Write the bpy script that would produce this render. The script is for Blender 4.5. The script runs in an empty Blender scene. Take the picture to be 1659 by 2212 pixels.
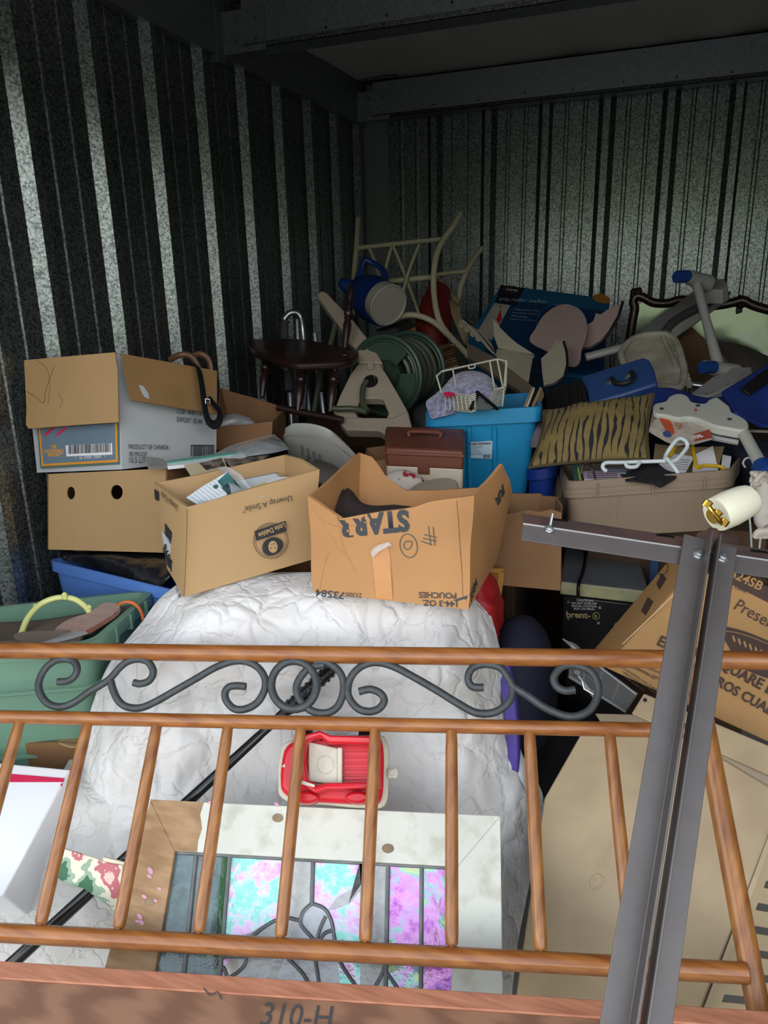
import bpy, bmesh, math, random
import numpy as np
from mathutils import Vector, Matrix, noise
random.seed(7)
SC = bpy.context.scene
COL = SC.collection
# ------------------------------------------------ camera
F = 1600.0
_up = Vector((-124.5, 5303, 1600)).normalized()
_y = Vector((637, 498, -1600)); _y = (_y - _up*_y.dot(_up)).normalized()
_x = _y.cross(_up)
RM = Matrix((_x, _y, _up))                 # world = RM @ camera
CAM = Vector((0, 0, 1.6))
cd = bpy.data.cameras.new('camera'); cam = bpy.data.objects.new('camera', cd); COL.objects.link(cam)
cam.matrix_world = Matrix.Translation(CAM) @ RM.to_4x4()
cd.sensor_fit = 'HORIZONTAL'; cd.sensor_width = 36; cd.lens = F*36/1659; cd.clip_start = .02
SC.camera = cam
# ------------------------------------------------ sky and exposure
SC.view_settings.view_transform = 'Standard'; SC.view_settings.look = 'None'
SC.view_settings.gamma = 1; SC.view_settings.use_curve_mapping = False
SC.view_settings.exposure = 0.30
w = bpy.data.worlds.new('sky'); SC.world = w; w.use_nodes = True
nt = w.node_tree; N = nt.nodes; L = nt.links
bg = N['Background']; tc = N.new('ShaderNodeTexCoord'); sp = N.new('ShaderNodeSeparateXYZ'); cr = N.new('ShaderNodeValToRGB')
L.new(tc.outputs['Generated'], sp.inputs[0]); L.new(sp.outputs[2], cr.inputs[0]); L.new(cr.outputs[0], bg.inputs[0])
e = cr.color_ramp.elements
e[0].position = 0; e[0].color = (.14, .16, .09, 1)
e[1].position = 1; e[1].color = (.26, .31, .38, 1)
for p, c in ((.06, (.17, .21, .12, 1)), (.13, (1.0, .99, .96, 1)), (.35, (.87, .89, .92, 1)), (.6, (.46, .50, .55, 1))):
    k = e.new(p); k.color = c
bg.inputs[1].default_value = 4.2
# ------------------------------------------------ helpers
def lin(c):
    if isinstance(c, str):
        c = [int(c[i:i+2], 16)/255 for i in (0, 2, 4)]
        return [(x/12.92 if x <= .04045 else ((x+.055)/1.055)**2.4) for x in c]
    return list(c)

def C(px, py, d):
    return CAM + RM @ Vector(((px-829.5)*d/F, -(py-1106)*d/F, -d))
def ray(px, py):
    return RM @ Vector(((px-829.5)/F, -(py-1106)/F, -1))
def Yp(px, py, y):
    r = ray(px, py); return CAM + r*(y/r.y)
def Xp(px, py, x):
    r = ray(px, py); return CAM + r*(x/r.x)
def Zp(px, py, z):
    r = ray(px, py); return CAM + r*((z-1.6)/r.z)

class PL:
    """a real plane in the room through three measured points"""
    def __init__(s, a, b, c, flip=False):
        s.p, s.b, s.c = [C(*q) if len(q) == 3 and not isinstance(q, Vector) else q for q in (a, b, c)]
        s.n = (s.b-s.p).cross(s.c-s.p).normalized()
        if s.n.dot(CAM-s.p) < 0: s.n = -s.n
    def at(s, px, py, off=0):
        r = ray(px, py); t = (s.p-CAM).dot(s.n)/r.dot(s.n)
        return CAM + r*t + s.n*off

MATS = {}
def mat(name, rgb='808080', rough=.6, metal=0, var=.12, vs=6, bump=.15, bs=60, st=(1, 1, 1), rgb2=None,
        spec=.5, trans=0, ior=1.45, alpha=1, detail=4, sheen=0, kind=None, coat=0, dist=.002, lo=.35, hi=.65):
    if name in MATS: return MATS[name]
    m = bpy.data.materials.new(name); m.use_nodes = True
    n = m.node_tree.nodes; l = m.node_tree.links; b = n['Principled BSDF']
    c1 = lin(rgb); c2 = lin(rgb2) if rgb2 else [x*(1-var*2) for x in c1]
    tc = n.new('ShaderNodeTexCoord'); mp = n.new('ShaderNodeMapping'); mp.inputs['Scale'].default_value = st
    l.new(tc.outputs['Object'], mp.inputs[0])
    if kind == 'galv':
        t = n.new('ShaderNodeTexVoronoi'); t.inputs['Scale'].default_value = vs; l.new(mp.outputs[0], t.inputs[0])
        nz = n.new('ShaderNodeTexNoise'); nz.inputs['Scale'].default_value = vs*.8; nz.inputs['Detail'].default_value = 6
        l.new(mp.outputs[0], nz.inputs[0])
        mx = n.new('ShaderNodeMath'); mx.operation = 'ADD'
        sx = n.new('ShaderNodeSeparateColor'); l.new(t.outputs['Color'], sx.inputs[0])
        l.new(sx.outputs[0], mx.inputs[0]); l.new(nz.outputs[0], mx.inputs[1])
        hv = n.new('ShaderNodeMath'); hv.operation = 'MULTIPLY'; hv.inputs[1].default_value = .5; l.new(mx.outputs[0], hv.inputs[0])
        src = hv.outputs[0]
    elif kind == 'wave':
        t = n.new('ShaderNodeTexWave'); t.inputs['Scale'].default_value = vs; t.inputs['Distortion'].default_value = 6
        t.inputs['Detail'].default_value = 3; t.inputs['Detail Scale'].default_value = 1.5
        l.new(mp.outputs[0], t.inputs[0]); src = t.outputs['Fac']
    else:
        t = n.new('ShaderNodeTexNoise'); t.inputs['Scale'].default_value = vs; t.inputs['Detail'].default_value = detail; t.inputs['Roughness'].default_value = .72 if detail > 8 else .5
        l.new(mp.outputs[0], t.inputs[0]); src = t.outputs['Fac']
    rp = n.new('ShaderNodeValToRGB'); rp.color_ramp.elements[0].position = lo; rp.color_ramp.elements[1].position = hi
    rp.color_ramp.elements[0].color = (*c2, 1); rp.color_ramp.elements[1].color = (*c1, 1)
    l.new(src, rp.inputs[0]); l.new(rp.outputs[0], b.inputs['Base Color'])
    b.inputs['Roughness'].default_value = rough; b.inputs['Metallic'].default_value = metal
    b.inputs['Specular IOR Level'].default_value = spec
    b.inputs['Transmission Weight'].default_value = trans; b.inputs['IOR'].default_value = ior
    b.inputs['Alpha'].default_value = alpha; b.inputs['Coat Weight'].default_value = coat; b.inputs['Coat Roughness'].default_value = .15
    if sheen: b.inputs['Sheen Weight'].default_value = sheen
    if bump:
        t2 = n.new('ShaderNodeTexNoise'); t2.inputs['Scale'].default_value = bs; t2.inputs['Detail'].default_value = 3
        l.new(mp.outputs[0], t2.inputs[0])
        bp = n.new('ShaderNodeBump'); bp.inputs['Strength'].default_value = bump; bp.inputs['Distance'].default_value = dist
        l.new(t2.outputs['Fac'], bp.inputs['Height']); l.new(bp.outputs[0], b.inputs['Normal'])
    m['ramp'] = rp.name
    MATS[name] = m
    return m

def crv(pts, n=8, closed=False):
    pts = [Vector(p) for p in pts]; out = []
    k = len(pts)
    if k < 3 and not closed: 
        return pts
    rng = range(k if closed else k-1)
    for i in rng:
        g = (lambda j: pts[j % k]) if closed else (lambda j: pts[min(max(j, 0), k-1)])
        a, b, c, d = g(i-1), g(i), g(i+1), g(i+2)
        for s in range(n):
            t = s/n
            out.append(.5*((2*b)+(c-a)*t+(2*a-5*b+4*c-d)*t*t+(3*b-a-3*c+d)*t*t*t))
    if not closed: out.append(pts[-1].copy())
    return out

def gcr(G, nu, nv):
    """smooth surface through a grid of control points"""
    rows = [crv(r, nv) for r in G]
    cols = [crv([r[j] for r in rows], nu) for j in range(len(rows[0]))]
    return [[cols[j][i] for j in range(len(cols))] for i in range(len(cols[0]))]

class B:
    def __init__(s): s.v = []; s.f = []
    def add(s, v, f):
        o = len(s.v); s.v += [Vector(x) for x in v]; s.f += [tuple(i+o for i in q) for q in f]; return s
    def box8(s, p):
        return s.add(p, [(3, 2, 1, 0), (4, 5, 6, 7), (0, 1, 5, 4), (1, 2, 6, 5), (2, 3, 7, 6), (3, 0, 4, 7)])
    def bx(s, c, u, v, w_):
        c = Vector(c); u = Vector(u); v = Vector(v); w_ = Vector(w_)
        return s.box8([c-u-v-w_, c+u-v-w_, c+u+v-w_, c-u+v-w_, c-u-v+w_, c+u-v+w_, c+u+v+w_, c-u+v+w_])
    def aab(s, x0, x1, y0, y1, z0, z1):
        return s.bx(((x0+x1)/2, (y0+y1)/2, (z0+z1)/2), ((x1-x0)/2, 0, 0), (0, (y1-y0)/2, 0), (0, 0, (z1-z0)/2))
    def tube(s, path, r, n=10, closed=False, flat=1, fdir=None):
        path = [Vector(p) for p in path]; k = len(path); rr = r if isinstance(r, (list, tuple)) else [r]*k
        if len(rr) != k: rr = [rr[min(int(i*(len(rr)-1)/(k-1)), len(rr)-2)]*(1-((i*(len(rr)-1)/(k-1))-min(int(i*(len(rr)-1)/(k-1)), len(rr)-2)))+rr[min(int(i*(len(rr)-1)/(k-1)), len(rr)-2)+1]*((i*(len(rr)-1)/(k-1))-min(int(i*(len(rr)-1)/(k-1)), len(rr)-2)) for i in range(k)]
        a = None; V = []
        for i in range(k):
            if closed: t = path[(i+1) % k]-path[i-1]
            else: t = path[min(i+1, k-1)]-path[max(i-1, 0)]
            if t.length < 1e-9: t = Vector((0, 0, 1))
            t.normalize()
            if a is None:
                if fdir is not None: a = Vector(fdir)
                else: a = Vector((0, 0, 1)) if abs(t.z) < .9 else Vector((1, 0, 0))
            a = (a-t*a.dot(t)); a.normalize(); b = t.cross(a)
            for j in range(n):
                q = 2*math.pi*j/n
                V.append(path[i]+(a*math.cos(q)*flat+b*math.sin(q))*rr[i])
        f = []
        for i in range(k if closed else k-1):
            for j in range(n):
                i2 = (i+1) % k
                f.append((i*n+j, i*n+(j+1) % n, i2*n+(j+1) % n, i2*n+j))
        if not closed:
            f.append(tuple(range(n-1, -1, -1))); f.append(tuple((k-1)*n+j for j in range(n)))
        return s.add(V, f)
    def lathe(s, p, ax, prof, n=24, sx=1, sy=1, ref=None):
        p = Vector(p); ax = Vector(ax).normalized()
        a = Vector(ref) if ref is not None else (Vector((0, 0, 1)) if abs(ax.z) < .9 else Vector((1, 0, 0)))
        a = (a-ax*a.dot(ax)).normalized(); b = ax.cross(a); V = []; f = []
        for (t, r) in prof:
            for j in range(n):
                q = 2*math.pi*j/n; V.append(p+ax*t+a*(math.cos(q)*r*sx)+b*(math.sin(q)*r*sy))
        for i in range(len(prof)-1):
            for j in range(n): f.append((i*n+j, i*n+(j+1) % n, (i+1)*n+(j+1) % n, (i+1)*n+j))
        f.append(tuple(range(n-1, -1, -1))); f.append(tuple((len(prof)-1)*n+j for j in range(n)))
        return s.add(V, f)
    def prism(s, poly, vec):
        k = len(poly); poly = [Vector(p) for p in poly]; vec = Vector(vec)
        return s.add(poly+[p+vec for p in poly], [tuple(range(k)), tuple(range(2*k-1, k-1, -1))]+[(i, (i+1) % k, k+(i+1) % k, k+i) for i in range(k)])
    def ring(s, outer, inner, vec):
        k = len(outer); vec = Vector(vec); V = list(outer)+list(inner)+[p+vec for p in outer]+[p+vec for p in inner]; f = []
        for i in range(k):
            j = (i+1) % k
            f += [(i, j, k+j, k+i), (2*k+i, 2*k+j, 3*k+j, 3*k+i), (i, j, 2*k+j, 2*k+i), (k+i, k+j, 3*k+j, 3*k+i)]
        return s.add(V, f)
    def grid(s, G, cu=False, cv=False):
        m = len(G); n = len(G[0]); f = []
        for i in range(m if cu else m-1):
            for j in range(n if cv else n-1):
                f.append((i*n+j, i*n+(j+1) % n, ((i+1) % m)*n+(j+1) % n, ((i+1) % m)*n+j))
        return s.add([p for r in G for p in r], f)
    def shell(s, cols, t=.005, rows=6, nz=0, seed=0, bottom=True):
        """open container: cols = [(bottom, top)...] round the rim; inner wall offset towards the middle"""
        k = len(cols); cb = sum((Vector(c[0]) for c in cols), Vector())/k; ct = sum((Vector(c[1]) for c in cols), Vector())/k
        G = []
        for i in range(rows+1):
            u = i/rows; r = []
            for b, tp in cols:
                p = Vector(b).lerp(Vector(tp), u)
                if nz and 0 < i: p += nz*noise.noise_vector(p*9+Vector((seed, 0, 0)))
                r.append(p)
            G.append(r)
        I = []
        for i in range(rows, -1, -1):
            u = i/rows; c = cb.lerp(ct, u); r = []
            for p in G[i]:
                q = p-c; q.z = 0 if abs(q.z) < 9 else q.z
                q = p - q.normalized()*t*1.3
                if i == 0: q = q+(ct-cb).normalized()*t
                r.append(q)
            I.append(r)
        s.grid(G+I, cv=True)
        if bottom:
            o = len(s.v)-k*(2*rows+2)
            s.f.append(tuple(o+j for j in range(k))); s.f.append(tuple(o+k*(2*rows+1)+j for j in range(k)))
        return s
    def ob(s, name, m, parent=None, bev=0, smooth=40, sub=0, solid=0, seg=2, tri=False):
        me = bpy.data.meshes.new(name); me.from_pydata([tuple(v) for v in s.v], [], s.f); 
        bm = bmesh.new(); bm.from_mesh(me); bmesh.ops.remove_doubles(bm, verts=bm.verts, dist=1e-6)
        bmesh.ops.recalc_face_normals(bm, faces=bm.faces)
        if tri: bmesh.ops.triangulate(bm, faces=[f for f in bm.faces if len(f.verts) > 4])
        bm.to_mesh(me); bm.free()
        if smooth:
            me.shade_smooth(); me.set_sharp_from_angle(angle=math.radians(smooth))
        me.materials.append(m)
        o = bpy.data.objects.new(name, me); COL.objects.link(o)
        if parent: o.parent = parent
        if solid:
            d = o.modifiers.new('s', 'SOLIDIFY'); d.thickness = solid; d.offset = -1
        if bev:
            d = o.modifiers.new('b', 'BEVEL'); d.width = bev; d.segments = seg; d.limit_method = 'ANGLE'; d.angle_limit = math.radians(40)
        if sub:
            d = o.modifiers.new('u', 'SUBSURF'); d.levels = sub; d.render_levels = sub
        return o

def T(name, label, cat, group=None):
    o = bpy.data.objects.new(name, None); o.empty_display_size = .05; COL.objects.link(o)
    o['label'] = label; o['category'] = cat
    if group: o['group'] = group
    return o
def tag(o, label, cat, group=None):
    o['label'] = label; o['category'] = cat
    if group: o['group'] = group
    return o
def plab(o, label): o['label'] = label; return o

from mathutils.bvhtree import BVHTree
def drape(me, P, on, off):
    """lay flat print onto the real surface of the object it is printed on"""
    t = BVHTree.FromPolygons([v.co for v in on.data.vertices], [tuple(p.vertices) for p in on.data.polygons])
    for v in me.vertices:
        h = t.ray_cast(v.co+P.n*.12, -P.n, .3)
        if h[0] is not None: v.co = h[0]+P.n*off
def dtube(P, pts, r, name, m, par, on, off=.001, closed=False):
    t = BVHTree.FromPolygons([v.co for v in on.data.vertices], [tuple(p.vertices) for p in on.data.polygons]); out = []
    for x, y in pts:
        p = P.at(x, y); h = t.ray_cast(p+P.n*.12, -P.n, .3); out.append((h[0] if h[0] is not None else p)+P.n*off)
    return B().tube(out, r, 5, closed=closed).ob(name, m, par)
def txt(s, P, p0, p1, m, parent, asp=1.0, off=.0015, bold=0, name='lettering', shear=0, on=None):
    """flat print whose baseline runs between two points of plane P; asp = letter height relative to natural"""
    cu = bpy.data.curves.new('t', 'FONT'); cu.body = s; cu.size = 1; cu.offset = bold; cu.resolution_u = 3; cu.shear = shear
    to = bpy.data.objects.new('t', cu); me = bpy.data.meshes.new_from_object(to)
    bpy.data.objects.remove(to); bpy.data.curves.remove(cu)
    xs = [v.co.x for v in me.vertices]; x0, x1 = min(xs), max(xs)
    a = P.at(*p0, off); b = P.at(*p1, off); U = b-a; V = P.n.cross(U)
    sc = 1/(x1-x0)
    for v in me.vertices: v.co = a + U*((v.co.x-x0)*sc) + V*(v.co.y*sc*asp)
    if on: drape(me, P, on, off)
    me.name = name; me.materials.clear(); me.materials.append(m)
    o = bpy.data.objects.new(name, me); COL.objects.link(o); o.parent = parent
    return o

def slab(P, poly, th, name, m, parent=None, bev=0, off=0, **k):
    return B().prism([P.at(x, y, off) for x, y in poly], -P.n*th).ob(name, m, parent, bev=bev, smooth=0 if len(poly) <= 5 else 40, **k)
def decal(P, poly, name, m, parent, off=.0012):
    return slab(P, poly, .0008, name, m, parent, off=off)
def ell(cx, cy, rx, ry, rot=0, n=24, a0=0, a1=360):
    o = []
    for i in range(n):
        q = math.radians(a0+(a1-a0)*i/(n if a1-a0 == 360 else n-1)); x = math.cos(q)*rx; y = math.sin(q)*ry; r = math.radians(rot)
        o.append((cx+x*math.cos(r)-y*math.sin(r), cy+x*math.sin(r)+y*math.cos(r)))
    return o
def pc(pts, n=8, closed=False): return crv([C(*p) for p in pts], n, closed)
def c2(pts, n=6, closed=True): return [(p.x, p.y) for p in crv([Vector((x, y, 0)) for x, y in pts], n, closed)]
def cloth(ctrl, nu=8, nv=8, amp=.01, fs=8, thick=.006, seed=0, fold=None):
    G = gcr([[C(*p) for p in r] for r in ctrl], nu, nv)
    out = []
    for i, r in enumerate(G):
        q = []
        for j, p in enumerate(r):
            d = (CAM-p).normalized()
            h = noise.noise(p*fs+Vector((seed*3.1, 0, 0)))+.5*noise.noise(p*fs*2.3+Vector((0, seed*1.7, 0)))
            q.append(p+d*h*amp)
        out.append(q)
    return out
def sheet(ctrl, name, m, parent=None, thick=.004, **k):
    return B().grid(cloth(ctrl, **k)).ob(name, m, parent, smooth=180, solid=thick)
# ================================================================ STRUCTURE
galv = mat('galvanised steel', '8a908f', rough=.36, metal=.88, kind='galv', vs=170, rgb2='4a5051', bump=.12, bs=45, lo=.25, hi=.75)
galvd = mat('dull galvanised steel', '7d8083', rough=.5, metal=.8, kind='galv', vs=120, rgb2='6c6f72', bump=.1, bs=60, lo=.2, hi=.8)
vinyl = mat('white vinyl ceiling insulation', 'b5b1a9', rough=.45, var=.08, vs=2, bump=.5, bs=5, st=(1, .35, 1), dist=.02)
conc = mat('concrete', '9f9d98', rough=.9, var=.1, vs=3, bump=.3)
blk = mat('black plastic', '101112', rough=.35, var=0, bump=.05)
def struct(o): o['kind'] = 'structure'; return o
def profile(s0, s1, ph):
    """(s, height) of the ribbed sheet between s0 and s1"""
    pts = []; P_ = .305
    k = math.floor((s0-ph)/P_)-1
    while ph+k*P_ < s1+P_:
        b = ph+k*P_
        for s, h in ((0, 0), (.026, .031), (.060, .031), (.086, 0), (.135, 0), (.141, .0035), (.153, .0035), (.159, 0), (.228, 0), (.234, .0035), (.246, .0035), (.252, 0)):
            if s0 <= b+s <= s1: pts.append((b+s, h))
        k += 1
    return [(s0, 0)]+pts+[(s1, 0)] if pts[0][0] > s0+1e-4 else pts+[(s1, 0)]
def ribwall(name, fn, s0, s1, ph, z0, z1, back):
    root = struct(B().box8(back).ob(name, galvd))
    a = s0
    first = True
    while a < s1-.01:
        b = min(a+.915, s1)
        pr = profile(a, b, ph)
        m = B(); m.grid([[fn(s, h+(.0 if first else .0), z) for s, h in pr] for z in (z0, z1)])
        m.ob('wall_panel', galv, root, smooth=0)
        first = False; a = b
    return root
XL, XR, YB, YF = -1.77, 1.30, 4.34, .75
ph = 2.379-9*.305
ribwall('wall_left', lambda s, h, z: (XL+h, s, z), YF, YB, ph, 0, 2.475, [(XL-.03, YF, 0), (XL-.008, YF, 0), (XL-.008, YB, 0), (XL-.03, YB, 0), (XL-.03, YF, 2.72), (XL-.008, YF, 2.72), (XL-.008, YB, 2.72), (XL-.03, YB, 2.72)])
ribwall('wall_right', lambda s, h, z: (XR-h, s, z), YF, YB, ph, 0, 2.475, [(XR+.03, YF, 0), (XR+.008, YF, 0), (XR+.008, YB, 0), (XR+.03, YB, 0), (XR+.03, YF, 2.72), (XR+.008, YF, 2.72), (XR+.008, YB, 2.72), (XR+.03, YB, 2.72)])
ribwall('wall_back', lambda s, h, z: (s, YB-h, z), -1.60, XR, -.455-4*.305, 0, 2.60, [(XL, YB+.008, 0), (XR, YB+.008, 0), (XR, YB+.03, 0), (XL, YB+.03, 0), (XL, YB+.008, 2.72), (XR, YB+.008, 2.72), (XR, YB+.03, 2.72), (XL, YB+.03, 2.72)])
struct(B().aab(XL-.03, XR+.03, YF, YB+.03, -.1, 0).ob('floor', conc))
struct(B().aab(-14, 14, -14, YF, -.1, -.001).ob('ground_apron', conc))
# ceiling: stapled vinyl sheet with long wrinkles
G = [[Vector((XL+(XR-XL)*i/60, YF+(YB-YF)*j/60, 2.70+.006*math.sin(i*.31+j*.12)+.004*math.sin(i*.9+j*.5)+.014*noise.noise(Vector((i*.25, j*.07, 3))))) for i in range(61)] for j in range(61)]
struct(B().grid(G).ob('ceiling', vinyl, solid=.01))
struct(B().aab(XL-.03, XR+.03, YF, YB+.03, 2.73, 2.76).ob('roof_sheet', galvd))
# front wall round the door opening
fw = B(); fw.aab(XL-.03, -1.5, YF-.06, YF, 0, 2.76); fw.aab(1.1, XR+.03, YF-.06, YF, 0, 2.76); fw.aab(-1.5, 1.1, YF-.06, YF, 2.34, 2.76)
struct(fw.ob('wall_front', galvd))
# left wall flashing over the rib ends, corner trim of the back wall
fl = struct(B().aab(XL-.005, -1.728, YF, YB, 2.475, 2.70).ob('trim_1', galvd))
# scalloped lower lip of the flashing between two ribs
for k in range(11):
    y = 2.327+(k-5)*.305
    if YF < y < YB-.1:
        B().prism([(-1.7275, y+.06, 2.48), (-1.7275, y+.10, 2.50), (-1.7275, y+.20, 2.50), (-1.7275, y+.28, 2.48)], (-.04, 0, 0)).ob('rib_closure', galvd, fl, smooth=0)
struct(B().aab(XL, -1.60, YB-.02, YB, 0, 2.6).ob('trim_2', galvd))
def beam(name, y, z0, z1, x0, dep):
    o = struct(B().aab(x0, XR, y, y+.003, z0, z1).ob(name, galvd))
    B().aab(x0, XR, y, y+dep, z0, z0+.004).ob('bottom_flange', galvd, o)
    B().aab(x0, XR, y, y+dep, z1-.004, z1).ob('top_flange', galvd, o)
    B().bx(((x0+XR)/2, y-.004, z0+.010), ((XR-x0)/2, 0, 0), (0, .005, -.006), (0, .0012, .001)).ob('lip', galv, o)
    B().aab(XL, x0+.10, y-.006, y-.002, z0-.01, z1-.045).ob('bracket', galvd, o)
    for x in (x0-.02, x0+.06):
        for z in (z0+.03, z1-.08): B().lathe((x, y-.006, z), (0, -1, 0), [(0, .008), (.006, .008), (.006, .004), (.012, .004)], 8).ob('bolt', galv, o)
    B().aab(XL+.06, x0+.14, y-.02, y+.08, z1+.004, z1+.012).ob('top_plate', galv, o)
    for x in [x0+.35+.24*i for i in range(12)]:
        if x < XR-.05: B().lathe((x, y-.001, z0+.03+.02*random.random()), (0, -1, 0), [(0, .005), (.003, .005)], 8).ob('screw', blk, o)
    return o
beam('trim_3', 4.20, 2.492, 2.672, -1.64, .08)
beam('trim_4', 2.85, 2.492, 2.672, -1.64, .10)
B().aab(XL+.001, XL+.045, 2.80, 2.86, 2.45, 2.70).ob('trim_5', galvd)['kind'] = 'structure'
# ================================================================ FOREGROUND
def cp(X, Y, d): return CAM + RM @ Vector((X, Y, -d))
wood = mat('honey brown turned wood', '965f2c', rough=.33, var=.15, vs=5, st=(1.2, 14, 14), rgb2='74401b', bump=.06, bs=25, coat=.25, lo=.3, hi=.7)
woodv = mat('honey brown spindle wood', '956330', rough=.36, var=.15, vs=5, st=(16, 3, 3), rgb2='70411f', bump=.06, bs=25, coat=.2, lo=.3, hi=.7)
iron = mat('powder coated grey iron', '44484a', rough=.55, metal=.4, var=.12, vs=60, bump=.35, bs=120)
HBO = Vector((-.749*1, -.43, 1.5538))
# fitted headboard frame: u = spindle spacing along the rail, v = down the spindles
_O = Vector(((45-829.5)/F*1.5538, -(1549-1106)/F*1.5538, 1.5538)); _U = Vector((.14899, .002166, -.017238)); _V = Vector((-.01657, -.34032, -.1882))
def HB(u, v, off=0):
    q = _O+_U*u+_V*v; n = _U.cross(_V).normalized()
    p = cp(*q); nn = (HBa-HBb).cross(HBa-HBc).normalized() if off else Vector()
    return p+nn*off
HBa, HBb, HBc = cp(*_O), cp(*(_O+_U*8)), cp(*(_O+_V))
HP = PL(HBa, HBb, HBc)
hb = T('headboard', 'wooden spindle headboard with black scrollwork lying back across the whole opening', 'headboard')
def rod(pa, pb, r, name, m, parent, prof=None, n=16):
    d = (pb-pa); Ln = d.length
    prof = prof or [(0, .0), (.0, 1), (1, 1), (1, 0)]
    return B().lathe(pa, d, [(t*Ln, max(k, .01)*r) for t, k in prof], n).ob(name, m, parent, smooth=50)
tr0, tr1 = HP.at(-210, 1402), HP.at(1980, 1431)
rod(tr0, tr1, .0183, 'top_rail', wood, hb, n=20)
rod(HP.at(-200, 1544), HP.at(1502, 1579), .0140, 'middle_rail', wood, hb, n=20)
rod(HP.at(-200, 2004), HP.at(1612, 2102), .0165, 'bottom_rail', wood, hb, n=20)
sprof = [(0, .35), (.008, .38), (.012, .8), (.02, .9), (.1, .98), (.5, 1.04), (.93, 1.0), (.978, .92), (.985, .75), (.987, .42), (1, .36)]
for i in range(9):
    a = HB(i, .012); b = HB(i, .972)
    rod(a, b, .0118, 'spindle', woodv, hb, sprof)
# posts run down to the floor
for (x0, y0, x1, y1, r) in ((1496, 1400, 1647, 2200, .0185), (-190, 1392, -420, 2200, .0185)):
    a = HP.at(x0, y0, -.012); b = HP.at(x1, y1, -.012); d = (b-a).normalized(); t = (a.z-.01)/-d.z
    rod(a, a+d*t, r, 'post', woodv, hb, n=20)
def scr(pts, w=10.2, name='scroll'):
    path = crv([HP.at(x, y, 0) for x, y in pts], 7)
    rr = .0078
    B().tube(path, rr, 10, fdir=HP.n).ob(name, iron, hb, smooth=60)
def zz(pts): return [(x/2.37, 1240+y/2.37) for x, y in pts]
scr(zz([(296, 552), (345, 548), (380, 525), (395, 485), (378, 448), (335, 436), (280, 446), (228, 490), (198, 560), (210, 620), (250, 665), (310, 680), (375, 660), (455, 605), (545, 550), (582, 515), (612, 480), (655, 448), (710, 436), (760, 452), (785, 500), (765, 545), (720, 562), (685, 556)]))
scr(zz([(566, 545), (582, 600), (608, 650), (650, 680), (720, 685), (800, 652), (900, 595), (1000, 538), (1100, 480), (1190, 448), (1260, 448), (1320, 478), (1355, 530), (1355, 590), (1320, 655), (1260, 690), (1200, 690), (1160, 650), (1152, 610), (1170, 580), (1210, 572), (1258, 576)]))
ca = ell(636, 1481, 49, 52, 0, 26); B().tube([HP.at(x, y, .004) for x, y in ca], .0085, 10, closed=True, fdir=HP.n).ob('scroll_ring', iron, hb, smooth=60)
scr([(700, 1436), (665, 1445), (641, 1480), (648, 1512), (672, 1535), (705, 1540), (730, 1525), (742, 1490), (736, 1455), (708, 1432), (680, 1432)])
def zr(pts): return [(1050+x/2.724, 1040+y/2.724) for x, y in pts]
scr([(775, 1494), (800, 1489), (822, 1498), (830, 1514), (818, 1531), (795, 1537), (770, 1528), (752, 1500), (757, 1465), (780, 1440), (812, 1431), (850, 1440), (900, 1466), (945, 1492), (990, 1520), (1030, 1540), (1070, 1538), (1100, 1515), (1108, 1488)])
scr([(1045, 1485), (1020, 1483), (1011, 1465), (1020, 1444), (1045, 1435), (1080, 1442), (1100, 1468), (1110, 1484), (1140, 1503), (1180, 1530), (1230, 1548), (1268, 1538), (1288, 1512), (1292, 1480), (1275, 1450), (1240, 1437), (1215, 1440), (1197, 1462), (1202, 1482), (1220, 1492), (1242, 1490)])

# --- footboard panel at the bottom of the frame
redw = mat('reddish brown plywood', '84604a', rough=.55, var=.12, vs=1.6, kind='wave', st=(1.5, 9, 9), rgb2='6c4c3a', bump=.05, lo=.1, hi=.9)
redt = mat('reddish wood edging', 'ab7359', rough=.5, var=.1, vs=6, st=(2, 20, 20), rgb2='8e5a44', bump=.05, lo=.3, hi=.7)
BP = PL((0, 2095, 1.26), (1659, 2200, 1.10), (830, 2400, 1.02))
fb = T('footboard', 'reddish brown flat bed footboard stencilled with a number, along the bottom edge of the picture', 'footboard')
def bl(x, y0=2075, k=.0655): return y0+x*k
slab(BP, [(-250, bl(-250)), (1900, bl(1900)), (1900, bl(1900, 2113)), (-250, bl(-250, 2113))], .026, 'edge_strip', redt, fb, bev=.0015)
slab(BP, [(-250, bl(-250, 2113)), (1900, bl(1900, 2113)), (2150, 3200), (-500, 3200)], .018, 'panel', redw, fb, off=-.003, bev=.001)
ink = mat('dark stencil ink', '3e3d3c', rough=.7, var=.05)
txt('310-H', BP, (560, 2213), (712, 2222), ink, fb, asp=1.15, off=-.002)
B().tube([BP.at(x, y, .0) for x, y in ((440, 2135), (452, 2150), (470, 2142), (478, 2158))], .0012, 5).ob('lint', ink, fb)

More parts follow.
